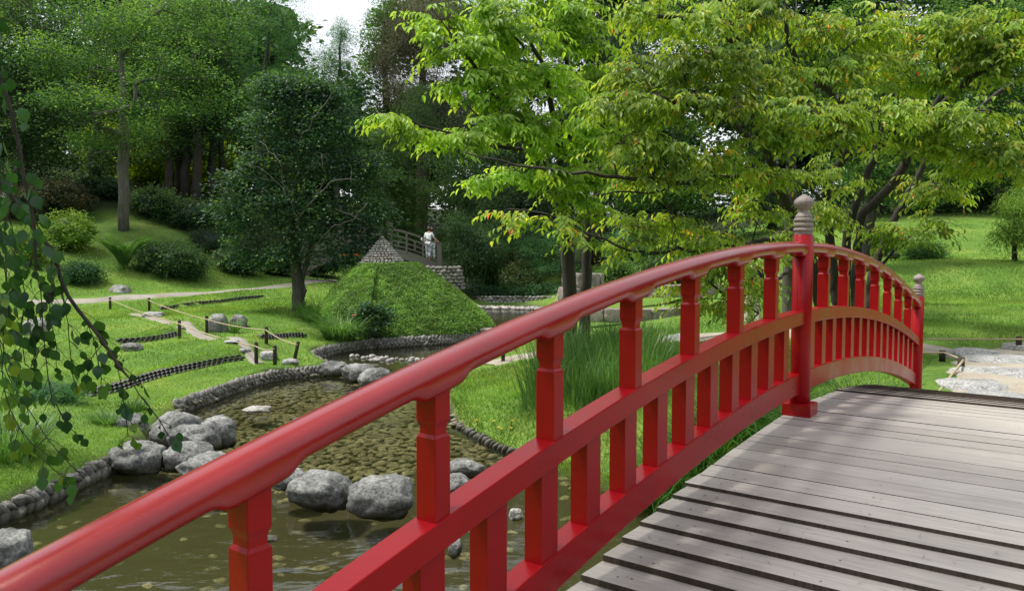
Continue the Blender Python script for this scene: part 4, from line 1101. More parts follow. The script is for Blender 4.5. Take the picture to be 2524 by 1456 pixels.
def cluster_crown(g, blobs, ncl, per, crad, leaf, lw, r, flat=.45, kind='quad', droop=.3, shade=True, hang=0.0, mi=0, up=.9):
    C, dirs = blob_pts(blobs, ncl, r)
    n = ncl * per
    o = r.normal(0, 1, (n, 3)) * np.array([1, 1, flat]) * crad * .6
    base = np.repeat(C, per, 0); pos = base + o; pos[:, 2] -= droop * (o[:, 0]**2 + o[:, 1]**2) / max(crad, .1)
    out = norm(o + 1e-6)
    d = norm(out * [1, 1, .3] + rdir(n, r) * .7 + np.array([0, 0, -hang]))
    nr = norm(np.array([0, 0, up]) + rdir(n, r) * .75)
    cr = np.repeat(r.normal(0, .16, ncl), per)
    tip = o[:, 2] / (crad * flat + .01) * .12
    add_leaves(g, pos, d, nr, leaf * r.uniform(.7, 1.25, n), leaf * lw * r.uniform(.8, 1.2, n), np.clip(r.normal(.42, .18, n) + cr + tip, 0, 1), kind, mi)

def bg_tree(name, label, cat, base, trunk, blobs, leafmat, bark, seed, ncl=260, per=70, crad=.75, leaf=.16, lw=.55, limbs=26, rt=.3, flat=.4, hang=.1, group=None, kind='quad', droop=.3, parts=True):
    """base (u,v,D) on the terrain; trunk list of (u,v,D)"""
    r = np.random.default_rng(seed)
    b = P(*base); b[2] = hz(b[0], b[1]) - .1
    t = thing(name, label, cat, b, 0, group)
    sk = Skel(); pts = [b] + [P(*q) for q in trunk]; sk.limb(pts, .8, r=r, wob=.05)
    if limbs:
        T, _ = blob_pts(blobs, limbs, r, .8); sk.grow(T, r, .7, .05)
    rad = sk.radii(.022, rt); g = Geo(); sk.mesh(g, rad, 8); g.build('trunk', M[bark], t)
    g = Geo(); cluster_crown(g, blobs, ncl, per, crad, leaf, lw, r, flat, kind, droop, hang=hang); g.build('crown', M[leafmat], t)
    return t

def shrub(name, label, cat, u, v, D, ru, rv, leafmat, seed, n=2600, leaf=.07, lw=.55, kind='quad', flat=.8, stems=7, up=.9, hang=0, bark='barkdark', crad=.16, group=None, depth=None):
    """u,v centre of the foliage in the picture"""
    r = np.random.default_rng(seed)
    if 26 < D < 46:      # stand it on the slope where its foot shows
        q_ = on_ground(u, v + rv * .92, near=24)
        if abs(q_[1] - D) < 14: D = q_[1] + .25 * ru / F * q_[1]
    c = P(u, v, D); z0 = min(hz(c[0], c[1]), c[2]); rz_ = rv / F * D; rx_ = ru / F * D
    t = thing(name, label, cat, (c[0], c[1], z0), 0, group)
    blobs = [(u, v, D, ru, rv, depth or rx_ * .8)] + [(u + ru * r.uniform(-.6, .6), v + rv * r.uniform(-.5, .4), D + r.uniform(-.4, .4) * rx_, ru * r.uniform(.35, .55), rv * r.uniform(.4, .6)) for _ in range(6)]
    g = Geo()
    for k in range(stems):
        e, _ = blob_pts(blobs, 1, r); a = np.array([c[0] + r.normal(0, .08), c[1] + r.normal(0, .08), z0 - .05])
        m_ = (a + e[0]) / 2 + r.normal(0, .06, 3); tt = np.linspace(0, 1, 6)[:, None]
        g.tube((1 - tt)**2 * a + 2 * tt * (1 - tt) * m_ + tt**2 * e[0], np.linspace(.02, .006, 6), 5)
    g.build('stems', M[bark], t)
    g = Geo(); per = 26
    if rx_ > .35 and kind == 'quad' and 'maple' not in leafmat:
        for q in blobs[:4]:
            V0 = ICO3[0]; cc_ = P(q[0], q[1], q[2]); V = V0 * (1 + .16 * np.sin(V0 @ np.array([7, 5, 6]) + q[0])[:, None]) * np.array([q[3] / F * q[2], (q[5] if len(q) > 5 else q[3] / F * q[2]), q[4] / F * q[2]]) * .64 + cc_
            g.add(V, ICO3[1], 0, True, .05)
    n = int(n * 2.2)
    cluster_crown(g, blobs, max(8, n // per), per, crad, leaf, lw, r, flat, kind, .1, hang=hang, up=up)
    g.build('foliage', M[leafmat], t); return t

def blades(g, C, n, rad, length, width, r, bend=.6, spread=.5, seg=4, mi=0, lift=0):
    """grass blades: arching strips rooted around C"""
    a = r.uniform(0, 2 * math.pi, n); rr = rad * np.sqrt(r.uniform(0, 1, n))
    x = C[0] + rr * np.cos(a); y = C[1] + rr * np.sin(a); z = H(x, y, True) if lift is None else np.full(n, C[2])
    dd = a + r.normal(0, .7, n); L = length * r.uniform(.55, 1.1, n); sp = spread * r.uniform(.3, 1.2, n); bd = bend * r.uniform(.4, 1.3, n)
    t = np.linspace(0, 1, seg + 1)
    hor = L[:, None] * (sp[:, None] * t + bd[:, None] * t**2.2 * .6)
    ver = L[:, None] * (t * 1.0 - bd[:, None] * .62 * t**2.4)
    px = x[:, None] + np.cos(dd)[:, None] * hor; py = y[:, None] + np.sin(dd)[:, None] * hor; pz = z[:, None] - .02 + ver
    w = width * r.uniform(.7, 1.2, n)[:, None] * (1 - t**1.6 * .92)[None] * .5
    tw = dd + math.pi / 2 + r.normal(0, .5, n)
    sx, sy = np.cos(tw)[:, None] * w, np.sin(tw)[:, None] * w
    V = np.stack([np.stack([px - sx, py - sy, pz], -1), np.stack([px + sx, py + sy, pz], -1)], 2).reshape(n, -1, 3)
    k = np.arange(seg) * 2; f = np.stack([k, k + 1, k + 3, k + 2], -1)
    Fa = (f[None] + (np.arange(n) * (2 * (seg + 1)))[:, None, None]).reshape(-1, 4)
    g.add(V.reshape(-1, 3), Fa, mi, True, np.repeat(np.clip(r.normal(.45, .22, n), 0, 1), 2 * (seg + 1)))

# ------------------------------------------------------------------ far wood (one mass) and the named trees
r = np.random.default_rng(31)
g = Geo()
for (u0, u1, v0, v1, D, n) in [(-250, 340, -60, 470, 62, 520), (340, 760, 40, 330, 66, 330), (560, 900, 220, 560, 60, 300), (860, 1560, -60, 600, 66, 900), (1500, 2150, -80, 520, 64, 800), (2100, 2800, -80, 520, 64, 800)]:
    bl = [(r.uniform(u0, u1), r.uniform(v0, v1), D + r.uniform(-4, 5), r.uniform(60, 110), r.uniform(50, 90), 3) for _ in range(40)]
    bl = [b for b in bl if not (700 < b[0] < 960 and b[1] < 230)]
    cluster_crown(g, bl, n, 60, 1.3, .56, .62, r, .5, 'quad', .3, hang=.1)
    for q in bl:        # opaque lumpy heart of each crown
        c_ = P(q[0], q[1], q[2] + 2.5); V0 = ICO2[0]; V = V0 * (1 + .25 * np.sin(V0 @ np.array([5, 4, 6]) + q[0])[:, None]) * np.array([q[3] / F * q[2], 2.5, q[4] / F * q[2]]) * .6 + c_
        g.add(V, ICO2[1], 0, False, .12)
# unseen wood added right and behind the viewer to dim side light and reflections
ra = np.random.default_rng(33)
for k in range(46):
    a = R(ra.uniform(42, 315)); rad_ = ra.uniform(26, 40) if a < R(180) else ra.uniform(34, 48)
    x_, y_ = math.sin(a) * rad_, math.cos(a) * rad_; zg = hz(x_, y_); ht = ra.uniform(7, 13); c_ = np.array([x_, y_, zg + ht * .55]); s_ = np.array([4.2, 4.2, ht * .55])
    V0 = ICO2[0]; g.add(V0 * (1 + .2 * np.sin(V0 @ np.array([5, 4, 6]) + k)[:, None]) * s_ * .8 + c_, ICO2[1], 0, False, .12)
    n_ = 700; d_ = rdir(n_, ra); add_leaves(g, c_ + d_ * s_ * ra.uniform(.8, 1.1, (n_, 1)), rdir(n_, ra), norm(d_ + rdir(n_, ra) * .6), ra.uniform(.5, 1.0, n_), .5, np.clip(ra.normal(.4, .2, n_), 0, 1))
tag(g.build('distant_wood', M['lf_dark']), 'dark mass of distant woodland closing the garden at the back, with added unseen wood right and behind the viewer', 'wood', kind='stuff')

GT = 'tall trees on the wooded left hill'
bg_tree('tall_tree', 'tall tree with a straight pale grey trunk rising from the left hillside', 'tree', (305,568,39), [(306,480,39),(304,400,39),(301,300,39),(297,180,39),(292,40,39),(288,-140,39)],
    [(430,150,37,110,60),(330,265,36,130,34),(190,240,37,120,36),(460,268,37,110,34),(100,130,39,110,60),(300,50,38,160,70),(480,40,39,120,70),(230,150,40,120,50),(380,215,36,90,30),(520,210,37,70,40),(250,330,38,110,30)],
    'lf_mid', 'barkgrey', 41, 300, 70, .75, .15, .6, 30, .27, .35)
bg_tree('dark_tree', 'dark broad-crowned tree filling the upper left corner', 'tree', (60,500,44), [(60,350,44),(55,180,44),(50,0,44),(50,-150,44)],
    [(40,60,43,150,90),(150,40,44,110,80),(60,190,43,140,80),(180,300,44,120,60),(60,330,42,130,70),(-60,250,42,100,120),(130,400,44,110,50),(30,440,42,90,40)], 'lf_dark', 'barkdark', 42, 420, 70, .8, .17, .6, 24, .4)
bg_tree('dark_tree', 'dark tree behind the pale grey trunk with yellow light showing through', 'tree', (235,480,50), [(236,350,50),(240,200,50),(245,0,50)],
    [(220,120,50,120,90),(280,380,49,80,50),(380,60,51,120,80),(200,390,50,90,50),(330,320,50,90,40),(420,330,50,70,36),(160,470,48,90,40)], 'lf_dark', 'barkdark', 43, 330, 64, .9, .18, .6, 20, .35)
# group of dark trunks on the hill crest
gu = [(417,500,47,.24),(441,505,48,.26),(458,508,47.5,.27),(485,512,47,.28),(519,505,49,.25),(548,500,50,.22)]
lb = ['leftmost dark trunk of the group on the hill crest', 'second dark trunk from the left in the hill crest group', 'third dark trunk, close to the second, on the hill crest', 'thickest dark trunk in the middle of the hill crest group',
      'dark trunk right of the thickest one on the hill crest', 'thin dark trunk at the right end of the hill crest group']
for i, ((u, v, D, rt), l) in enumerate(zip(gu, lb)):
    rr_ = np.random.default_rng(60 + i); du = rr_.uniform(-12, 12)
    bg_tree('crest_tree', l, 'tree', (u, v, D), [(u + du * .2, 420, D), (u + du * .5, 330, D), (u + du, 200, D), (u + du * 1.5, 40, D), (u + du * 2, -120, D)],
        [(u + rr_.uniform(-50, 50), vv, D + rr_.uniform(-1.5, 1), 85, 46) for vv in (30, 110, 190, 260, 320)] + [(u + rr_.uniform(-40, 40), 372, D, 60, 22)], 'lf_dark' if i % 2 else 'lf_mid', 'barkdark', 70 + i, 130, 60, .8, .17, .6, 14, rt, .4)
# bushes behind the trunks, sunlit glow put into their leaf colour
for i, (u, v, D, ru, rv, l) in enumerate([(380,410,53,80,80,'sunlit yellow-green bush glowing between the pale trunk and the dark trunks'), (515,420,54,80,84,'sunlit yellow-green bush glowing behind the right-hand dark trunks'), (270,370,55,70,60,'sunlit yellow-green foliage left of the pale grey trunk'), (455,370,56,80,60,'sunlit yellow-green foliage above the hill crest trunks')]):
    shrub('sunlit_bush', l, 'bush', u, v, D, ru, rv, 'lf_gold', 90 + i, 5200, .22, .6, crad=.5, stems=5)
bg_tree('locust_tree', 'tall feathery blue-green tree left of the sky gap', 'tree', (640,560,54), [(640,420,54),(645,250,54),(660,80,54),(670,-60,54)],
    [(590,70,53,95,80),(690,50,53,75,70),(640,190,52,110,60),(745,185,53,70,60),(720,110,53,50,60),(560,160,53,80,50),(690,280,52,110,50),(560,280,52,90,60),(640,-40,53,110,50),(800,270,53,60,50)],
    'lf_blue', 'barkdark', 44, 520, 80, .7, .11, .36, 34, .3, .3, .35, droop=.5)
bg_tree('locust_tree', 'smaller feathery blue-green tree with its top standing in the sky gap', 'tree', (830,560,52), [(830,420,52),(832,260,52),(836,120,52),(838,60,52)],
    [(838,80,52,26,42),(826,150,52,48,50),(835,230,52,58,50),(880,215,52,28,40),(820,320,51,70,50)], 'lf_blue', 'barkdark', 45, 420, 80, .5, .11, .36, 18, .2, .3, .35, droop=.5)
bg_tree('broadleaf_tree', 'light-edged broadleaf tree on the right of the sky gap', 'tree', (955,560,58), [(955,400,58),(950,250,58),(945,100,58),(950,20,58)],
    [(935,90,58,46,70),(915,150,58,34,40),(965,30,58,50,60),(955,200,58,60,50),(940,270,58,60,50)], 'lf_mid', 'barkdark', 46, 240, 70, .7, .15, .6, 14, .3)
bg_tree('brown_conifer', 'brownish drooping conifer behind the top of the lime-green tree', 'tree', (1040,600,56), [(1040,400,56),(1040,200,56),(1040,0,56),(1040,-120,56)],
    [(1000,100,55,80,70),(1070,180,55,80,90),(1010,220,55,70,60),(1080,40,55,90,80),(1000,20,56,60,70),(1130,280,55,70,80),(960,150,56,40,40)], 'lf_brown', 'barkred', 47, 420, 80, .75, .20, .22, 26, .45, .5, .6, droop=.6)
GC = 'dark conifers behind the lime-green tree'
bg_tree('dark_conifer', 'dark conifer with a reddish trunk behind the twin-trunked lime-green tree', 'tree', (1474,640,50), [(1474,560,50),(1473,400,50),(1470,200,50),(1468,0,50)],
    [(1430,100,50,110,110),(1480,300,50,110,110),(1400,280,50,90,90),(1380,450,49,90,70),(1540,460,50,80,80),(1520,150,50,100,100),(1440,560,49,80,50)], 'lf_conif', 'barkred', 48, 420, 80, .8, .20, .22, 26, .5, .5, .5, droop=.6)
bg_tree('dark_conifer', 'dark conifer left of the reddish trunk above the pond', 'tree', (1250,640,51), [(1250,500,51),(1250,300,51),(1250,100,51),(1250,-60,51)],
    [(1230,60,51,110,100),(1270,200,51,110,90),(1190,300,50,100,90),(1300,350,50,100,80),(1250,460,50,110,70),(1330,560,50,110,60),(1200,560,50,70,50)], 'lf_conif', 'barkdark', 49, 440, 80, .8, .20, .22, 26, .45, .5, .5, droop=.6)
# round clipped dark tree beside the track
r = np.random.default_rng(50); b = P(733,768,27.8); b[2] = hz(b[0], b[1]) - .05
t = thing('round_tree', 'dense round dark-leaved tree with a forked trunk and gnarled limbs left of the mound', 'tree', b)
sk = Skel(); sk.limb([b, P(733,690,27.8), P(728,600,27.8), P(722,480,27.8), P(724,360,27.8), P(735,280,27.8)], .25, r=r, wob=.02)
sk.limb([P(748,766,27.9), P(745,690,27.9), P(760,620,27.6), P(800,560,27.4), P(850,500,27.2), P(890,470,27.2)], .25, attach=False, r=r)
for pl in ([(728,600,27.8),(690,560,27.2),(640,540,26.8)], [(723,480,27.8),(690,400,27.2),(650,370,26.8),(610,380,26.6)], [(723,470,27.8),(760,420,27.2),(800,380,27)], [(800,560,27.4),(830,520,26.6),(880,540,26.4)], [(722,500,27.6),(680,450,26.7),(640,440,26.4)], [(724,360,27.8),(690,300,27.4),(670,240,27.4)], [(730,320,27.8),(790,280,27.4),(820,240,27.4)], [(730,640,27.8),(660,630,27.2),(600,610,27)]):
    sk.limb([P(*q) for q in pl], .25, r=r)
RB = [(690,215,27.6,70,34),(800,225,27.6,70,36),(915,400,27.2,44,34),(905,575,27.2,52,34),(560,470,27.2,42,34),(735,255,27.8,95,60),(660,315,27.4,75,50),(820,300,27.4,85,55),(620,405,27.4,85,50),(740,380,27.6,110,60),(862,400,27.5,70,50),(700,480,27,100,46),(600,520,27.4,78,46),(770,545,27.2,110,56),(890,515,27.4,72,50),(690,625,27.3,110,34),(592,600,27.4,56,34),(850,625,27.4,74,36),(770,190,27.8,56,26),(900,455,27.4,40,30),(680,215,27.7,50,26)]
for pl in ([(728,600,27.8),(735,540,26.6),(700,470,26.1),(650,420,25.9),(612,405,25.9)], [(700,470,25.6),(690,400,25.5),(640,350,26.1)], [(735,540,26.6),(780,480,26.2),(800,430,26),(792,380,26)], [(780,480,26.2),(840,440,26.1),(880,445,26.2)],
           [(760,620,26.6),(820,560,25.7),(870,540,25.5),(905,500,25.7)], [(722,420,27),(745,330,26),(790,270,25.9),(815,235,26)]): sk.limb([P(*q) for q in pl], .2, r=r, wob=.035)
T, _ = blob_pts(RB, 90, r, .7); sk.grow(T, r, .3, .05); rad = sk.radii(.012, .20); g = Geo(); sk.mesh(g, rad); g.build('trunk', M['barkgrey'], t)
g = Geo(); cluster_crown(g, RB, 620, 60, .46, .13, .62, r, .36, 'quad', .35, hang=.15); g.build('crown', M['lf_round'], t)
# pale fresh tips
# bamboo and maples in the middle distance
for i, (nm, lab, base, bl, mt, seed, lw) in enumerate([
  ('bamboo_clump', 'light green bamboo plume rising above the layered maples', (1030,560,50), [(1035,250,50,40,50),(1010,310,50,60,60),(1060,330,50,50,60),(985,370,50,50,50)], 'lf_bamboo', 51, .2),
  ('bamboo_clump', 'dark bamboo thicket behind the person on the timber bridge', (1140,640,46), [(1110,430,46,80,90),(1170,520,46,80,80),(1110,570,46,60,60),(1220,430,47,80,80),(1190,620,46,60,40)], 'lf_dark', 52, .22),
  ('bamboo_clump', 'drooping bamboo spray right of the timber bridge end', (1170,690,44.5), [(1150,610,44,60,34),(1190,590,44,50,30),(1130,560,44,40,40)], 'lf_bamboo', 53, .2)]):
    b = P(*base); b[2] = hz(b[0], b[1]); r = np.random.default_rng(seed); t = thing(nm, lab, 'bamboo', b); g = Geo()
    for k in range(14):
        e, _ = blob_pts(bl, 1, r); a = b + [r.normal(0, .5), r.normal(0, .4), 0]; m_ = (a + e[0]) / 2; m_[2] += 1.0; tt = np.linspace(0, 1, 8)[:, None]
        g.tube((1 - tt)**2 * a + 2 * tt * (1 - tt) * m_ + tt**2 * e[0], np.linspace(.035, .008, 8), 5)
    g.build('stems', M['lf_bamboo'], t); g = Geo(); cluster_crown(g, bl, 260, 50, .5, .19, lw, r, .6, 'quad', .6, hang=.7); g.build('foliage', M[mt], t)
GM = 'layered maples behind the timber bridge'
for i, (u, v, D, bl, lab) in enumerate([
  (935,640,45,[(940,380,45,60,24),(960,440,44.5,80,26),(920,500,44.5,60,26),(950,330,45,60,26)],'layered green maple right of the round dark tree'),
  (1010,640,46,[(1000,520,45.5,70,24),(985,560,45,60,22),(1040,480,46,60,24),(1030,580,45,70,18),(990,470,45,50,20)],'layered green maple overhanging the timber bridge railing'),
  (1320,690,47,[(1290,600,46.5,80,26),(1350,630,46.5,80,28),(1250,560,47,70,26),(1390,580,47,60,30),(1370,660,46,60,24)],'dark layered maple behind the variegated shrub')]):
    bg_tree('japanese_maple', lab, 'tree', (u, v, D), [(u, v - 60, D), (u + 10, v - 120, D), (u, v - 200, D)], bl, 'lf_maple' if i < 2 else 'lf_blue', 'barkdark', 55 + i, 260, 60, .6, .10, .6, 16, .12, .22, .1, droop=.25)
# trees beyond the cherry on the right
for i, (u, v, D, bl, mt, lab) in enumerate([
  (1650,640,44,[(1620,300,44,110,90),(1700,180,44,120,100),(1640,60,44,120,90),(1560,430,43,80,80),(1680,460,43,100,80),(1620,580,42,90,60)],'lf_mid','green tree standing behind the orange-tinted branches'),
  (1900,620,46,[(1900,300,45,130,100),(1860,120,45,130,100),(1980,480,45,130,70),(1850,500,44,110,70),(1790,600,43,100,50)],'lf_dark','dark green tree behind the finial of the red post'),
  (2180,600,46,[(2150,260,46,140,100),(2250,120,46,140,100),(2120,440,45,140,80),(2260,430,45,120,70),(2100,80,46,130,90)],'lf_mid','green tree behind the leaning cherry stems'),
  (2460,560,44,[(2430,260,44,130,100),(2500,120,44,120,110),(2420,420,44,120,60),(2540,380,43,100,90),(2380,60,45,120,90)],'lf_mid','green tree above the far right lawn')]):
    bg_tree('woodland_tree', lab, 'tree', (u, v, D), [(u, v - 120, D), (u + 10, v - 300, D), (u - 5, v - 560, D)], bl, mt, 'barkdark', 110 + i, 380, 66, .8, .17, .6, 22, .3)
bg_tree('woodland_tree', 'dark tree standing on the right lawn behind the leaning cherry stems', 'tree', (2130,690,27), [(2135,600,27),(2150,480,27),(2165,350,27),(2180,200,27)], [(2150,300,27,110,60),(2260,370,26.5,90,50),(2120,420,26.5,90,50),(2200,180,27,130,70),(2060,260,27,90,60),(2250,470,26.5,70,36)], 'lf_mid', 'barkdark', 119, 300, 60, .5, .13, .55, 24, .2)
for i, (u, v, D, ru, rv, mt, lab, lf) in enumerate([
  (2420,465,44,110,54,'lf_dark','dark rhododendron bush at the top of the right lawn',.16), (2290,485,43,70,44,'lf_dark','dark bush left of the rhododendron at the top of the right lawn',.15),
  (2500,450,43,60,50,'lf_bamboo','light leafy bush at the right edge above the lawn',.16),
  (1560,600,38,80,60,'lf_blue','blue-green bush behind the low orange-tinted branch',.13), (1650,680,36,80,46,'lf_dark','dark bush behind the granite walls',.13), (1520,690,36,50,50,'lf_mid','green bush right of the twin trunks',.12),
  (2180,590,30,60,40,'lf_azalea','pale strap-leaved plants beside the far floodlight',.16), (2270,620,31,50,20,'lf_fern','low pale grasses right of the far floodlight',.14)]):
    shrub('bush', lab, 'bush', u, v, D, ru, rv, mt, 130 + i, 3600, lf, .5 if i < 6 else .16, crad=.35)
# weeping willow-like tree at the right edge
bg_tree('weeping_tree', 'small weeping tree with pale hanging leaves at the far right edge', 'tree', (2500,640,27), [(2503,580,27),(2510,520,27),(2530,480,27)],
    [(2500,500,26.5,44,30),(2520,560,26.5,44,40),(2475,560,26.5,26,24),(2550,480,27,60,40)], 'lf_azalea', 'barkdark', 118, 200, 44, .35, .13, .2, 14, .09, .6, .8, droop=.7)

# ------------------------------------------------------------------ shrubs and plants of the left slope
for i, (nm, lab, cat, u, v, D, ru, rv, mt, n, lf, lw) in enumerate([
  ('azalea_bush','rounded pale yellow-green azalea bush on the left slope','bush',168,575,33.5,68,54,'lf_azalea',5200,.14,.42),
  ('azalea_bush','pale azalea bush half hidden by the hanging branch at far left','bush',70,610,33,60,50,'lf_azalea',3600,.10,.4),
  ('reddish_bush','dark reddish-tinged bush on the slope above the azalea','bush',140,490,40,90,48,'lf_reddish',5200,.13,.5),
  ('reddish_bush','dark bush with reddish tips left of the reddish bush','bush',30,505,40,70,46,'lf_reddish',3800,.13,.5),
  ('laurel_hedge','dark laurel bush right of the pale grey trunk','bush',385,505,41.5,66,46,'lf_dark',5200,.14,.5),
  ('laurel_hedge','dark laurel bush sloping down below the crest trunks','bush',470,535,42.5,80,44,'lf_dark',5600,.14,.5),
  ('laurel_hedge','dark laurel bush left of the pale grey trunk','bush',255,468,44,64,30,'lf_dark',4200,.14,.5),
  ('laurel_hedge','mid-green laurel bush at the lower right end of the dark hedge','bush',545,560,42.5,56,44,'lf_mid',4400,.14,.5),
  ('rounded_pine','small clipped rounded pine above the juniper','bush',512,597,38.5,50,34,'lf_conif',4600,.13,.12),
  ('juniper_bush','broad mounded green juniper bush at the foot of the slope','bush',425,645,35.5,92,50,'lf_bamboo',7600,.17,.3),
  ('dark_bush','low dark rounded bush beside the boulder at the path','bush',205,676,32.3,54,32,'lf_cover',3800,.09,.5),
  ('shade_bush','dark bush in the shade left of the round tree','bush',600,640,40,60,46,'lf_dark',3800,.13,.5),
  ('shade_bush','dark bush in the shade behind the round tree trunk','bush',800,640,40,70,50,'lf_dark',4200,.13,.5),
  ('shade_bush','dark bush below the left end of the timber bridge','bush',690,640,42,70,46,'lf_dark',4200,.13,.5),
  ('variegated_shrub','white and green variegated shrub on the far pond shore','bush',1288,680,44.5,58,42,'lf_varieg',3200,.15,.6),
  ('shore_shrub','green shrub between the abutment wall and the variegated shrub','bush',1200,655,45,56,56,'lf_maple',4200,.13,.5),
  ('weeping_shrub','low dark weeping shrub right of the abutment wall','bush',1150,712,40.5,46,26,'lf_conif',3200,.16,.14),
  ('dwarf_pine','dark dwarf pine on the near left lawn behind the hanging leaves','bush',135,978,12.6,75,52,'lf_blue',6200,.07,.10),
  ('hosta_plant','blue-green broad-leaved plant beside the daylily clump','plant',918,783,23.4,36,34,'lf_round',900,.17,.5)]):
    shrub(nm, lab, cat, u, v, D, ru, rv, mt, 150 + i, n, lf, lw, crad=.22 if D > 20 else .12, hang=.3 if 'weeping' in nm else 0)
# fern
def fern(base, nf, L, label, seed):
    r = np.random.default_rng(seed); t = thing('fern', label, 'fern', base); g = Geo(); gs = Geo()
    for k in range(nf):
        a = k * 2.4 + r.normal(0, .2); ln = L * r.uniform(.75, 1.1); s_ = np.linspace(0, 1, 26); hor = ln * (.30 * s_ + .44 * s_**2); ver = ln * (1.0 * s_ - .30 * s_**2.4)
        q = np.c_[base[0] + np.cos(a) * hor, base[1] + np.sin(a) * hor, base[2] + ver]; gs.tube(q, np.linspace(.008, .003, 26), 3)
        d = norm(np.gradient(q, axis=0)); sd = norm(np.cross(d, [0, 0, 1.0]))
        for sg in (-1, 1):
            ll = ln * .17 * np.sin(math.pi * np.clip(s_ * .95 + .08, 0, 1)) + .01
            add_leaves(g, q[3:], norm(sd * sg + d * .45)[3:], norm(np.cross(sd, d) + 1e-6)[3:], ll[3:], .075, np.clip(r.normal(.5, .2, 23), 0, 1))
    gs.build('stalks', M['lf_fern'], t); g.build('fronds', M['lf_fern'], t); return t
q = on_ground(306,668, near=24); fern(q, 24, 2.2, 'large pale green fern with arching fronds left of the juniper', 171)

# ------------------------------------------------------------------ grass clumps
def clump(lab, u, v, D, n, rad, L, w, mat, seed, bend=.8, spread=.55, name='grass_clump', zoff=0, lift=None):
    r = np.random.default_rng(seed); c = P(u, v, D); c[2] = hz(c[0], c[1]); g = Geo(); g_r = r
    blades(g, c, n, rad, L, w, r, bend, spread, 5, 0, lift)
    o = g.build(name, M[mat]); me = o.data; co_ = np.empty(len(me.vertices) * 3, np.float32); me.vertices.foreach_get('co', co_)
    co_ = co_.reshape(-1, 3) - c.astype(np.float32); me.vertices.foreach_set('co', co_.ravel()); o.location = c
    return tag(o, lab, 'grass')
clump('large arching daylily clump at the foot of the mound', 838,838,22.8, 620,.42,1.25,.026,'lf_iris',181,1.0,.55,'daylily_clump')
clump('dark arching grass clump between the round tree and the mound', 790,770,26.3, 520,.6,1.3,.026,'lf_sedge',182,.9,.5)
clump('second dark grass clump at the left edge of the mound', 815,790,25.2, 420,.4,1.2,.026,'lf_sedge',183,.9,.5)
clump('small iris tuft between the two dark lawn boulders', 578,800,22.6, 60,.14,.62,.035,'lf_iris',184,.5,.4,'iris_tuft')
clump('tall bright grass clump at the lower left edge', 15,1128,9.2, 520,.38,.95,.012,'lf_iris',185,.9,.5)
clump('leafy tuft growing between the bank boulders', 265,1075,11.4, 260,.16,.30,.014,'lf_iris',186,.6,.7)
clump('leafy green tuft behind the upright bank boulder', 335,1045,12.6, 220,.16,.28,.014,'lf_sedge',187,.6,.7)
# tall iris stand behind the railing
g = Geo(); r = np.random.default_rng(190)
for k in range(64):
    u = r.uniform(1330, 1620); D = r.uniform(11.0, 15.5) ; v = 633 + (2.8 - .6) / D * F
    if u > 1560 and D > 13.5: D -= 2
    c = P(u, v, D); c[2] = hz(c[0], c[1]); blades(g, c, 92, .30, r.uniform(.75, 1.25), .014, r, .35, .22, 5, 0, 0)
tag(g.build('tall_grass', M['lf_iris']), 'stand of tall upright green grass behind the red railing', 'grass', kind='stuff')
for i, (k, X, lab) in enumerate([(5.2,-1.05,'dark arching sedge clump below the railing near the step edge'), (6.2,-1.0,'dark arching sedge clump under the bottom beam left of the post base'), (7.1,-.95,'dark arching sedge clump just left of the red post base'), (6.4,-1.6,'bright sedge clump seen through the lower balusters'), (11.5,-.7,'arching sedge clump under the right-hand arch of the railing'), (12.8,-.6,'arching sedge clump near the far end of the right-hand arch'), (15.2,-.8,'sedge clump left of the far red post'), (16.8,-.5,'sedge clump beside the far red post base'), (8.8,-1.4,'sedge clump behind the red post at the bank')]):
    w = br_loc[:2] + Rz @ np.array([X, k * S]); z = hz(*w); r = np.random.default_rng(200 + i); g = Geo()
    Lz = {0: 1.1, 1: 1.05, 2: 1.0, 3: .9}.get(i, .75); blades(g, np.array([w[0], w[1], z]), 620 if i < 4 else 320, .5 if i < 4 else .32, Lz, .013, r, .9, .5, 5, 0, 0)
    o = g.build('sedge_clump', M['lf_sedge']); tag(o, lab, 'grass')
    me = o.data; co_ = np.empty(len(me.vertices) * 3, np.float32); me.vertices.foreach_get('co', co_); co_ = co_.reshape(-1, 3) - np.array([w[0], w[1], z], np.float32); me.vertices.foreach_set('co', co_.ravel()); o.location = (w[0], w[1], z)
for i, (u, v, lab) in enumerate([(1885,1015,'dark sedge clump on the bank just left of the red post base'), (1838,1058,'dark sedge clump second from the red post base under the bottom beam'), (1788,1100,'dark sedge clump third from the red post base under the bottom beam'), (1735,1142,'dark sedge clump on the bank beside the deck edge in mid bridge'), (1688,1185,'dark sedge clump on the bank above the uppermost deck step'), (1648,1222,'dark sedge clump nearest the deck steps at the water edge')]):
    q = on_ground(u, v); clump(lab, u, v, q[1], 420, .42, .85, .015, 'lf_sedge', 230 + i, .9, .5, 'sedge_clump')
# ground cover on the far shore
g = Geo(); bl = [(u, 716 + 6 * math.sin(u), 44.6, 46, 15, 1.2) for u in range(1150, 1400, 32)]; cluster_crown(g, bl, 260, 44, .4, .13, .6, np.random.default_rng(195), .5)
tag(g.build('ground_cover', M['lf_cover']), 'low dark green ground cover along the far pond shore', 'ground cover', kind='stuff')
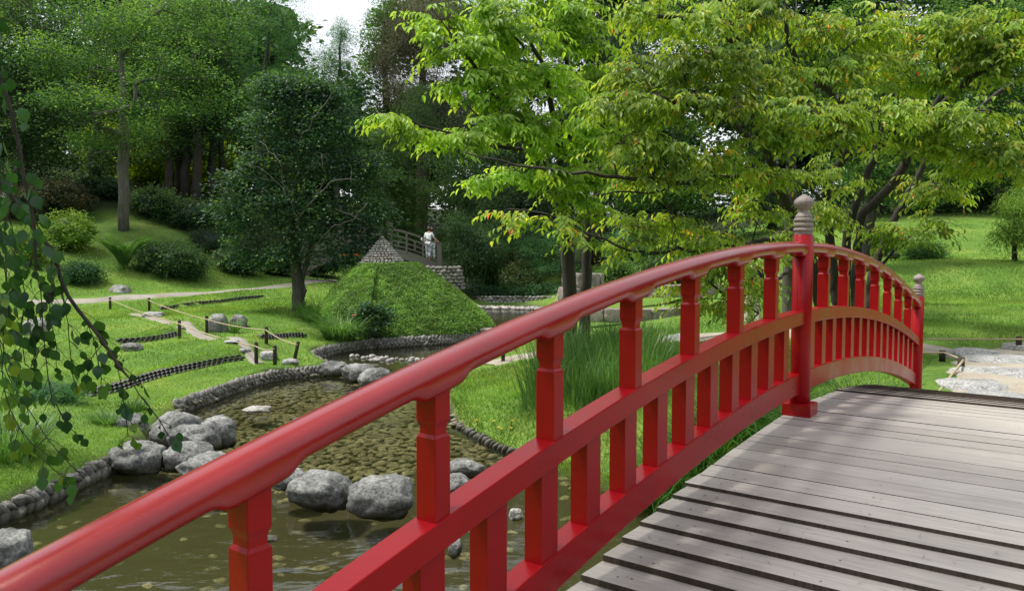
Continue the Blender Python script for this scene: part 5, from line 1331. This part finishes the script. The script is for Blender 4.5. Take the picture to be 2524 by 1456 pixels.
# lawn grass
def lawn():
    r = np.random.default_rng(77); g = Geo()
    def zone(n, ur, vr, Dn, Df, Ls, Ws):
        D = 1 / r.uniform(1 / Df, 1 / Dn, n); u = r.uniform(*ur, n)
        x = (u - CX) / F * D; y = D; z = H(x, y); d = seg_dist(x, y, POND); ok = ~inside(x, y, POND) & (d > .03)
        for pl, hw in PATHS: ok &= seg_dist(x, y, pl, False) > hw * .92
        x, y, z, D = x[ok], y[ok], z[ok], D[ok]; m = len(x)
        a = r.uniform(0, 6.28, m); tilt = r.uniform(.1, .9, m)
        dr = np.c_[np.cos(a) * tilt, np.sin(a) * tilt, np.ones(m)]; nr = np.c_[np.cos(a + 1.6), np.sin(a + 1.6), np.full(m, .2)]
        patch = .5 + .28 * np.sin(x * .9 + 2 * np.sin(y * .35)) * np.sin(y * .7 + 1.3 * np.sin(x * .5))
        sc = np.clip(D / 12, .8, 2.6)
        add_leaves(g, np.c_[x, y, z - .01], dr, nr, Ls * r.uniform(.5, 1.3, m) * sc**.5, Ws * r.uniform(.7, 1.3, m) * sc, np.clip(r.normal(0, .2, m) + patch, 0, 1), 'quad')
    zone(70000, (-80, 1150), None, 7.5, 30, .055, .013)
    zone(30000, (1080, 1700), None, 8.5, 20, .10, .014)
    zone(70000, (1650, 2620), None, 7.0, 26, .07, .010)
    zone(40000, (1900, 2620), None, 20, 46, .05, .009)
    zone(40000, (-80, 1000), None, 26, 38, .05, .010)
    for e_ in EDG:      # overhanging fringe above the tile edgings
        c_, t_ = polyline_samples(smooth_line(e_, 2), .012); m = len(c_); nn = np.c_[-t_[:, 1], t_[:, 0]]; nn = np.where(nn[:, 1:] < 0, -nn, nn)
        q_ = c_ + nn * r.uniform(.10, .45, (m, 1)); z_ = H(q_[:, 0], q_[:, 1])
        add_leaves(g, np.c_[q_, z_], np.c_[-nn * r.uniform(.1, .9, (m, 1)) + r.normal(0, .4, (m, 2)), r.uniform(.2, .9, m)], rdir(m, r), r.uniform(.06, .15, m), .018, np.clip(r.normal(.35, .3, m), 0, 1))
    tag(g.build('lawn_grass', M['lf_grass']), 'short green grass covering the lawns and banks', 'grass', kind='stuff')
lawn()
# flowers
g = Geo(); r = np.random.default_rng(301)
def flower(p, h, label, mat, s, group, name):
    t = thing(name, label, 'flower', p, r.uniform(0, 6), group); g = Geo(); q = np.array([[0, 0, -.02], [.02, 0, h * .5], [.05, .02, h]]); g.tube(q, .006, 4); g.build('stem', M['lf_iris'], t, rel=False)
    g = Geo(); a = np.arange(6) * math.pi / 3
    add_leaves(g, np.tile([.05, .02, h], (6, 1)), np.c_[np.cos(a), np.sin(a), np.full(6, .55)], np.c_[-np.cos(a) * .5, -np.sin(a) * .5, np.ones(6)], s, s * .5, .5, 'fold'); g.build('bloom', M[mat], t, rel=False)
for u, v, D, h, lab in [(886,632,25.4,.35,'orange daylily bloom left of the stone cone'), (874,630,25.3,.33,'orange daylily bloom second left of the stone cone'), (851,631,25.2,.3,'orange daylily bloom at the left shoulder of the mound'), (868,780,22.6,.9,'single orange daylily bloom in front of the mound')]:
    p = P(u, v, D); flower((p[0], p[1], p[2] - h), h, lab, 'orange', .11, 'orange daylilies at the mound', 'daylily')
for i, (u, v) in enumerate([(1209,1053),(1262,1053),(1232,1069),(1253,1077),(1221,1062),(1180,1049)]):
    q = on_ground(u, v + 8); flower(q, .10, 'small yellow wildflower on the right grass bank above the pond edge', 'yellow', .035, 'yellow wildflowers on the bank', 'wildflower')
# ------------------------------------------------------------------ the two near trees with drawn limbs and real leaves
def spray_leaves(g, gt, sk, ends, r, leaf, lw, ntw=4, twig=.42, nl=9, hang=.75, rs=None, spread=1.0, kind='fold', twr=.0028, rmean=.45):
    Ps, Ds, Ns, Rn = [], [], [], []
    par = np.array(sk.par)
    for (i, d) in ends:
        p0 = sk.pos[i]; base = r.normal(rmean, .13)
        pj = sk.pos[par[i]] if par[i] >= 0 else p0
        for k in range(ntw):
            st = p0 if k < 2 else p0 + (pj - p0) * r.uniform(.2, 1)
            a = math.atan2(d[1], d[0]) + r.normal(0, .9) * spread
            h = np.array([math.cos(a), math.sin(a), r.uniform(-.35, .25)]); L = twig * r.uniform(.6, 1.25)
            s_ = np.linspace(0, 1, 5)[:, None]; q = st + h * L * s_ + np.array([0, 0, -.28 * L]) * s_**2
            gt.tube(q, np.linspace(twr * 1.7, twr * .6, 5), 3, cap=False)
            n = int(nl * r.uniform(.7, 1.2)); t = np.linspace(.12, 1.0, n); pos = st + h * L * t[:, None] + np.array([0, 0, -.28 * L]) * (t**2)[:, None]
            side = np.where(np.arange(n) % 2, 1, -1)[:, None]; sv = norm(np.cross(h, [0, 0, 1.0]))
            dd = norm(h * .55 + side * sv * .75 + np.array([0, 0, -hang]) + r.normal(0, .22, (n, 3)))
            nn = norm(h * .5 + np.array([0, 0, .95]) + r.normal(0, .25, (n, 3)))
            Ps.append(pos); Ds.append(dd); Ns.append(nn); Rn.append(np.clip(base + r.normal(0, .17, n), 0, 1) if rs is None else rs(pos, base, r))
    Pn = np.concatenate(Ps); n = len(Pn)
    sc = r.uniform(.7, 1.2, n); add_leaves(g, Pn, np.concatenate(Ds), np.concatenate(Ns), leaf * sc, leaf * lw * sc, np.concatenate(Rn), kind)
    return n

# lime-green tree with twin trunks
r = np.random.default_rng(401); b = P(1425,848,18.3); b[2] = hz(b[0], b[1]) - .05
t = thing('lime_tree', 'lime-green broad-leaved tree with twin dark trunks behind the handrail', 'tree', b)
sk = Skel()
sk.limb([P(1405,852,18.2), P(1408,760,18.1), P(1400,680,18.0), P(1396,590,17.8), P(1385,500,17.4), P(1355,430,16.8), P(1318,375,16.2), P(1290,320,15.6), P(1262,300,15.2)], .25, r=r, wob=.015)
sk.limb([P(1440,852,18.4), P(1442,760,18.4), P(1445,640,18.3), P(1448,520,18.2), P(1440,400,17.8), P(1428,300,17.2), P(1405,200,16.6), P(1390,100,16.2), P(1385,0,16)], .25, attach=False, r=r, wob=.015)
for pl in ([(1290,320,15.6),(1240,330,14.8),(1225,270,14.3),(1205,205,14),(1170,160,13.8),(1125,110,13.6),(1090,60,13.5),(1060,20,13.5)], [(1318,375,16.2),(1250,365,14.5),(1150,345,13.2),(1060,315,12.4),(990,290,12),(930,280,11.8)],
           [(1385,500,17.4),(1375,330,15.6),(1355,240,15),(1335,160,14.6),(1300,90,14.4),(1270,40,14.3)], [(1440,400,17.8),(1480,330,16.8),(1500,250,16.2),(1510,160,16)], [(1448,520,18.2),(1490,460,17),(1530,420,16.4)],
           [(1240,330,14.8),(1190,300,13.6),(1150,260,13.2)], [(1428,300,17.2),(1470,220,16.6),(1480,100,16.2)], [(1396,590,17.8),(1430,540,16.8),(1470,530,16.2)], [(1385,480,17.3),(1330,450,15.8),(1280,440,15)]):
    sk.limb([P(*q) for q in pl], .25, r=r, wob=.02)
LB = [(1075,55,13.6,60,44),(1135,120,13.6,80,50),(1250,80,14.4,100,60),(1400,70,15.6,110,70),(1190,210,13.7,90,55),(1320,190,14.6,110,65),(1450,190,16.2,90,85),(1190,310,13.4,85,36),(1290,300,14.4,90,50),(1400,330,15.6,100,65),
      (950,282,11.9,48,17),(1040,305,12.3,50,24),(1130,335,12.9,60,26),(1350,420,15.2,80,42),(1470,420,16.5,80,60),(1440,530,16.6,70,46),(1500,310,16.4,60,70),(1280,420,14.8,50,26),(1370,-10,15.6,110,40),(1230,20,14.4,70,40),(1400,470,16,60,40),(1470,600,16.4,40,26),(1190,440,14.4,20,14)]
T, _ = blob_pts(LB, 520, r, .6); ends = sk.grow(T, r, .28, .06); rad = sk.radii(.004, .17)
for i_, ids_ in enumerate(sk.paths[:11]): rad[ids_] = np.maximum(rad[ids_], np.linspace(*((.15, .03) if i_ < 2 else (.045, .010)), len(ids_)))
g = Geo(); gt = Geo(); sk.mesh(gt, rad)
def lime_rs(p, base, r):
    x = np.clip(base + r.normal(0, .2, len(p)), 0, 1); return x
n1 = spray_leaves(g, gt, sk, ends, r, .150, .50, 4, .46, 8, .75, lime_rs)
gt.build('trunk', M['barkcherry'], t); g.build('crown', M['lf_lime'], t)

# cherry with orange-tinged leaves
r = np.random.default_rng(402); b = P(2090,792,17.2); b[2] = hz(b[0], b[1]) - .05
t = thing('cherry_tree', 'wide multi-stemmed cherry with yellow-green and orange-tipped leaves over the red bridge', 'tree', b)
sk = Skel()
stems = [[(2060,795,17.2),(2056,700,17.2),(2046,600,17),(2032,500,16.6),(2040,440,16.2),(2075,395,15.8),(2100,340,15.2),(2095,280,14.6),(2060,240,14),(2020,200,13.5),(1965,160,13.2),(1938,100,13),(1932,30,12.8),(1940,-60,12.8)],
 [(2085,795,17.4),(2082,690,17.4),(2088,580,17.2),(2108,490,17),(2140,420,16.7),(2170,340,16.4),(2185,260,16),(2225,180,15.8),(2245,120,15.6),(2222,70,15.5),(2215,0,15.4)],
 [(2112,800,17),(2108,700,17),(2112,600,16.9),(2122,530,16.7),(2150,505,16.5),(2190,460,16.2),(2230,400,15.9),(2262,345,15.6),(2300,270,15.2),(2340,190,15),(2375,110,14.8)],
 [(2130,790,17.8),(2150,660,17.8),(2185,580,17.7),(2225,500,17.5),(2270,420,17.3),(2300,350,17),(2350,300,16.6),(2420,260,16.2),(2500,200,16)],
 [(2030,790,17),(2000,640,16.4),(1975,560,15.6),(1935,500,14.8),(1915,430,14.2),(1890,370,13.6),(1865,310,13.2),(1850,240,13),(1840,180,12.8),(1828,130,12.6),(1800,100,12.4),(1760,72,12.2),(1700,50,12),(1620,40,11.8)]]
for i, s_ in enumerate(stems): sk.limb([P(*q) for q in s_], .25, attach=(i == 0), r=r, wob=.018)
for pl in ([(1828,130,12.6),(1800,60,12.5),(1780,-20,12.4)], [(1760,72,12.2),(1690,25,12),(1640,-10,11.9)], [(1890,370,13.6),(1800,300,12.2),(1700,250,11.4),(1600,230,11)], [(1915,430,14.2),(1830,430,12.8),(1720,450,11.8),(1600,470,11.2),(1480,480,10.9)],
           [(2020,200,13.5),(2060,140,13.2),(2110,90,13),(2150,60,13)], [(1975,560,15.6),(1850,600,13.6),(1720,610,12.2),(1560,625,11.4),(1470,585,11.1),(1390,545,10.9),(1300,515,10.8),(1250,515,10.8)],
           [(1720,450,11.8),(1500,440,10.9),(1360,420,10.6),(1230,400,10.4),(1140,375,10.3)], [(2032,500,16.6),(1960,420,14),(1880,340,12),(1800,280,11)], [(2075,395,15.8),(2050,320,13.4),(1990,270,11.6)], [(2230,400,15.9),(2200,330,13.6),(2150,290,12)],
           [(2262,345,15.6),(2340,300,13.8),(2440,270,12.6)], [(2225,500,17.5),(2330,420,15.2),(2440,380,13.8),(2530,350,13)], [(2000,640,16.4),(1900,690,14),(1800,740,12.9),(1740,690,12.4),(1700,660,12.2)], [(1800,740,12.9),(1880,775,12.6),(1850,790,12.4)], [(2300,270,15.2),(2400,180,13.8),(2500,120,13.2)], [(2150,660,17.8),(2230,600,16.4),(2290,560,15.6)]):
    sk.limb([P(*q) for q in pl], .25, r=r, wob=.025)
nlimb = len(sk.paths)
CB = [(1780,650,12.6,70,30),(1800,705,12.6,44,34),(1690,710,12.3,40,30),(1790,775,12.5,50,18),(1640,690,11.9,34,18),(1600,40,11.9,90,50),(1720,30,12,110,50),(1860,40,12.6,110,60),(2000,50,13,110,60),(2130,40,13.2,100,60),(2260,40,14,110,60),(2400,60,13.6,110,60),(2510,60,13.4,90,70),
      (1560,150,11.4,70,50),(1680,160,11.7,100,60),(1800,180,12.2,90,60),(1930,190,12.6,100,60),(2060,170,13,90,60),(2190,160,14,100,60),(2330,170,14,100,60),(2460,170,13.4,90,60),
      (1560,250,11,70,40),(1680,260,11.3,100,50),(1800,280,11.3,90,44),(1930,265,11.4,100,34),(2060,280,11.9,90,40),(2180,270,12.2,90,40),(2310,270,13,90,44),(2440,275,12.6,90,44),
      (1530,340,11,50,34),(1650,350,11.2,90,44),(1780,370,11.8,80,44),(1900,350,11.8,80,34),(2020,340,12.2,80,34),(2130,330,12.2,90,34),(2260,330,13.4,90,40),(2390,340,13.2,90,40),(2500,350,13,70,44),
      (1600,450,11.2,70,34),(1720,440,11.8,80,38),(1830,450,12.8,70,40),(1960,430,13.6,70,36),(2080,410,14.4,70,40),(2300,430,15,70,40),(2420,410,14,70,34),(2500,430,13.8,50,30),
      (1550,540,11.3,50,26),(1650,530,11.8,80,34),(1770,540,12.6,80,38),(1880,530,13.6,70,40),(2000,510,15,60,40),(2160,540,16,60,36),(2280,530,15.6,60,40),(2330,470,15.2,40,34),
      (1580,610,11.6,60,24),(1700,610,12.2,80,28),(1820,600,13,70,34),(1930,590,14.5,60,34),(1450,575,11,40,22),(1370,545,10.9,44,20),(1290,525,10.8,36,18),(1250,520,10.8,16,12),(1240,400,10.4,44,14),(1150,380,10.3,36,14),(1330,425,10.6,30,14),
      (1760,690,12.5,60,22),(1690,660,12.2,40,20),(1800,745,12.6,50,26),(1870,700,13.2,40,30),(1720,745,12.4,20,26),(2240,590,16,46,22)]
CB = [(q[0] + r.uniform(-26, 26), q[1] + r.uniform(-26, 26), q[2], q[3], q[4] * r.uniform(.85, 1.25)) if q[3] >= 60 else q for q in CB]
T, _ = blob_pts(CB, 900, r, .6); ends = sk.grow(T, r, .28, .06); rad = sk.radii(.0035, .145)
for i_, ids_ in enumerate(sk.paths[:nlimb]): rad[ids_] = np.maximum(rad[ids_], np.linspace(*((.12, .035) if i_ < 5 else (.045, .010)), len(ids_)))
g = Geo(); gt = Geo(); sk.mesh(gt, rad)
def cherry_rs(p, base, r):
    x = np.clip(base + r.normal(0, .2, len(p)), 0, .94)
    left = np.clip((1.5 - p[:, 0] / p[:, 1] * 12) / 6, 0, 1)       # more orange on the low outer sprays
    x = np.where(r.uniform(0, 1, len(p)) < .005 + .03 * left, 1.0, x); return x
n2 = spray_leaves(g, gt, sk, ends, r, .128, .44, 4, .48, 9, .8, cherry_rs)
gt.build('trunk', M['barkcherry'], t); g.build('crown', M['lf_cherry'], t)
# slim straight trunk behind the red post
r = np.random.default_rng(403); b = P(1938,832,16.6); b[2] = hz(b[0], b[1]) - .05
t = thing('slim_tree', 'slim straight grey-barked tree directly behind the red post', 'tree', b)
sk = Skel(); sk.limb([b, P(1941,700,16.6), P(1944,560,16.6), P(1948,430,16.6), P(1952,300,16.6), P(1958,150,16.6), P(1960,0,16.6)], .3, r=r, wob=.012)
SB = [(1960,330,16.4,90,50),(1930,230,16.6,100,60),(2010,200,16.6,90,60),(1950,100,16.8,110,70),(2020,420,16.4,60,34),(1900,430,16.3,50,34)]
T, _ = blob_pts(SB, 120, r, .6); ends = sk.grow(T, r, .35, .05); rad = sk.radii(.005, .115); g = Geo(); gt = Geo(); sk.mesh(gt, rad)
spray_leaves(g, gt, sk, ends, r, .10, .5, 4, .5, 9, .7, None, rmean=.3); gt.build('trunk', M['barkgrey'], t); g.build('crown', M['lf_maple'], t)

# ------------------------------------------------------------------ weeping branches at the left edge
r = np.random.default_rng(404); b = np.array([-4.6, 2.6, 0.0]); b[2] = hz(b[0], b[1]) - .05
t = thing('weeping_beech', 'weeping tree whose dark leafy branches hang into the left edge of the view', 'tree', b)
sk = Skel(); sk.limb([b, b + [.1, .05, 1.4], b + [.3, .1, 2.9], b + [.9, .25, 4.0], b + [1.7, .3, 4.5], b + [2.3, .4, 4.35]], .2, r=r, wob=.02)
top = b + [2.3, .4, 4.35]
W = {'A': [(-40,40,3.0),(0,199,3.0),(25,275,3.0),(43,346,3.0),(57,447,3.0),(80,520,3.0),(88,620,3.0),(98,720,3.0),(108,820,3.0),(116,900,3.0),(129,985,3.0),(150,1020,3.0),(169,1057,3.0)],
 'B': [(-30,420,3.1),(40,500,3.1),(86,576,3.1),(122,605,3.1),(147,669,3.1),(172,741,3.1),(208,784,3.1),(258,842,3.1),(287,899,3.1),(330,949,3.1),(380,1014,3.1),(416,1075,3.1)],
 'C': [(-60,650,2.9),(-20,760,2.9),(0,849,2.9),(18,928,2.9),(68,1007,2.9),(115,1078,2.9),(165,1136,2.9),(208,1179,2.9)],
 'D': [(-60,600,2.7),(-10,720,2.7),(4,806,2.7),(11,971,2.7),(43,1050,2.7),(93,1114,2.7),(144,1168,2.7)],
 'E': [(-50,300,3.2),(10,420,3.2),(30,560,3.2),(40,680,3.2),(58,760,3.2),(50,850,3.2),(62,900,3.2)],
 'F': [(-60,480,2.8),(-20,560,2.8),(5,640,2.8),(20,720,2.8),(24,800,2.8)],
 'G': [(208,784,3.1),(222,820,3.1),(238,880,3.1),(250,935,3.1)], 'H': [(287,899,3.1),(300,949,3.1),(310,1010,3.1),(316,1075,3.1)], 'I': [(147,669,3.1),(160,760,3.12),(168,840,3.12),(180,930,3.12)], 'J': [(86,620,3.0),(60,700,3.02),(70,800,3.02),(88,880,3.02),(80,960,3.02)],
 'K': [(57,447,3.0),(20,520,2.95),(10,600,2.95),(16,700,2.95)], 'L': [(122,605,3.1),(130,700,3.05),(120,780,3.05),(140,860,3.05)], 'M': [(258,842,3.1),(230,870,3.08),(214,930,3.08)]}
ids = {}
for k, pl in W.items():
    pts = [P(*q) for q in pl]
    if k in 'ABCDEF': pts = [top + r.normal(0, .05, 3), (top + pts[0]) / 2 + [0, 0, .35]] + pts
    ids[k] = sk.limb(pts, .07, attach=True, r=r, wob=.003)
rad = sk.radii(.0022, .16); rad = np.minimum(rad, np.where(sk.pos[:, 2] < top[2] - .6, .0075, 1))
g = Geo(); gt = Geo(); sk.mesh(gt, rad); Ps, Ds, Ns, Rn, Ls = [], [], [], [], []
for k in W:
    q = sk.pos[ids[k][1:]]
    for i in range(1, len(q)):
        if q[i][2] > 4.6: continue
        d = norm(q[i] - q[i - 1]); frac = i / len(q); low = q[i][2] < 2.0
        m_ = 2 if not low else (1 if r.uniform() < .75 else 0)
        if k in 'CD': m_ = (1 if (r.uniform() < .28 or frac > .9) else 0) if low else 2
        for _ in range(m_):
            # short spur then leaf
            a = r.uniform(0, 6.28); h = norm(np.array([math.cos(a), math.sin(a) * .6, -.35]) + d * .6); e = q[i] + h * r.uniform(.02, .09)
            gt.tube([q[i], (q[i] + e) / 2 + [0, 0, .006], e], [.0018, .0014, .001], 3, cap=False)
            for jj in range(2 if r.uniform() < .45 else 1):
                pp_ = q[i] + (e - q[i]) * (1 - .5 * jj)
                Ps.append(pp_); Ds.append(norm(h * .5 + np.array([0, 0, -.9]) + r.normal(0, .3, 3))); Ns.append(norm(np.array([r.normal(0, .5), -1 + r.normal(0, .3), .75])))
                yl = .9 if (k in 'CDGHM' and frac > .55) else .0
                Rn.append(np.clip(r.normal(.30 + .45 * yl, .17), 0, 1)); Ls.append((1 if not (k == 'B' and frac > .82 and r.uniform() < .6) else .3) * r.uniform(.036, .066) * (.8 if low else 1.0))
n = len(Ps)
Pn, Dn, Nn, Ln = np.array(Ps), norm(np.array(Ds)), np.array(Ns), np.array(Ls)
# rounded leaf blade
Sd = norm(np.cross(Dn, Nn)); N2 = np.cross(Sd, Dn); tt = np.linspace(0, 1, 7); wd_ = np.array([0, .24, .36, .38, .30, .15, 0]); curl = r.normal(-.2, .16, n)
V = []; 
for a, w_ in zip(tt, wd_):
    bend_ = curl * a**2
    for s_, cup in ((-1, .10), (0, 0), (1, .10)): V.append(Pn + Dn * (a * Ln)[:, None] + Sd * (s_ * w_ * Ln)[:, None] + N2 * ((bend_ + cup * w_) * Ln)[:, None])
V = np.stack(V, 1); f = []
for i in range(6):
    for s_ in (0, 1): f.append([3 * i + s_, 3 * i + s_ + 1, 3 * i + s_ + 4, 3 * i + s_ + 3])
f = np.array(f); Fa = (f[None] + (np.arange(n) * 21)[:, None, None]).reshape(-1, 4)
g.add(V.reshape(-1, 3), Fa, 0, True, np.repeat(np.array(Rn), 21))
# unseen crown of the weeping tree, added up left to shade the near bridge
def wb(x, y, z, rx, ry, rz, nc):
    d = rdir(nc, r); return np.array([x, y, z]) + d * (r.uniform(0, 1, (nc, 1)) ** .45) * np.array([rx, ry, rz])
cc = np.concatenate([wb(-3.4, 2.4, 7.2, 1.6, 1.7, .9, 90), wb(-2.6, 4.4, 7.9, 1.6, 1.6, .8, 95), wb(-1.2, 2.6, 7.9, 1.5, 1.7, .8, 90), wb(-4.6, 4.2, 7.2, 1.4, 1.6, .8, 60), wb(-1.4, 6.0, 8.6, 1.5, 1.4, .8, 50)])
per = 40; N_ = len(cc) * per; o_ = r.normal(0, 1, (N_, 3)) * [.26, .26, .13]; pp_ = np.repeat(cc, per, 0) + o_
add_leaves(g, pp_, rdir(N_, r) + [0, 0, -.4], norm(rdir(N_, r) * .7 + [0, 0, 1]), r.uniform(.06, .10, N_), r.uniform(.04, .07, N_), np.clip(r.normal(.35, .15, N_), 0, 1), 'fold')
for tgt in [(-3.4, 2.4, 7.0), (-2.2, 4.2, 7.6), (-1.2, 2.6, 7.7), (-4.6, 4.2, 7.0), (-1.4, 6.0, 8.4), (.2, 4.6, 8.7)]:
    s0 = b + np.array([.3, .1, 2.9]); tt_ = np.linspace(0, 1, 12)[:, None]; m_ = (s0 + np.array(tgt)) / 2 + [-.5, 0, .9]
    gt.tube((1 - tt_)**2 * s0 + 2 * tt_ * (1 - tt_) * m_ + tt_**2 * np.array(tgt), np.linspace(.08, .02, 12), 7)
gt.build('branches', M['barkdark'], t); g.build('leaves', M['lf_beech'], t)
print('leaves', n1, n2, n)
# ------------------------------------------------------------------ camera, light, world
cam = bpy.data.cameras.new('camera'); co = bpy.data.objects.new('camera', cam); COL.objects.link(co)
cam.sensor_width = 36; cam.lens = 2153.64 / 2896 * 36; cam.clip_start = .05; cam.clip_end = 1000
c, s = math.cos(PITCH), math.sin(PITCH)
r_, u_, f_ = Vector((1, 0, 0)), Vector((0, -s, c)), Vector((0, c, s))
cr, sr = math.cos(ROLL), math.sin(ROLL)
rr = r_ * cr - u_ * sr; uu = r_ * sr + u_ * cr
m = Matrix((rr, uu, -f_)).transposed().to_4x4(); m.translation = Vector(EYE); co.matrix_world = m
scene.camera = co
SUN_AZ, SUN_EL = R(-86), R(63)       # front left of the camera, high
sd = Vector((math.sin(SUN_AZ) * math.cos(SUN_EL), math.cos(SUN_AZ) * math.cos(SUN_EL), math.sin(SUN_EL)))
L = bpy.data.lights.new('sun', 'SUN'); L.energy = 5.0; L.angle = R(7.0); L.color = (1, .95, .86)
lo = bpy.data.objects.new('sun', L); COL.objects.link(lo); lo.rotation_euler = sd.to_track_quat('Z', 'Y').to_euler()
wd = bpy.data.worlds.new('World'); scene.world = wd; wd.use_nodes = True
nt = wd.node_tree; bg = nt.nodes['Background']; sky = nt.nodes.new('ShaderNodeTexSky'); sky.sky_type = 'NISHITA'; sky.sun_disc = False
sky.sun_elevation = SUN_EL; sky.sun_rotation = SUN_AZ; sky.altitude = 100; sky.air_density = 1.0; sky.dust_density = 4.0; sky.ozone_density = 1.0
hz_ = nt.nodes.new('ShaderNodeMix'); hz_.data_type = 'RGBA'; ins_ = [i for i in hz_.inputs if i.enabled]
ins_[0].default_value = .55; nt.links.new(sky.outputs[0], ins_[1]); ins_[2].default_value = (11.2, 11.3, 11.4, 1)     # thin bright cloud veil
nt.links.new([o for o in hz_.outputs if o.enabled][0], bg.inputs[0]); bg.inputs[1].default_value = .15
scene.view_settings.view_transform = 'Standard'; scene.view_settings.look = 'None'; scene.view_settings.exposure = 0; scene.view_settings.gamma = 1
scene.render.engine = 'CYCLES'; cy = scene.cycles
cy.max_bounces = 7; cy.diffuse_bounces = 4; cy.glossy_bounces = 3; cy.transmission_bounces = 4; cy.transparent_max_bounces = 8
cy.use_denoising = True
try: cy.denoiser = 'OPENIMAGEDENOISE'
except Exception: pass
cy.caustics_reflective = False; cy.caustics_refractive = False; cy.sample_clamp_indirect = 4
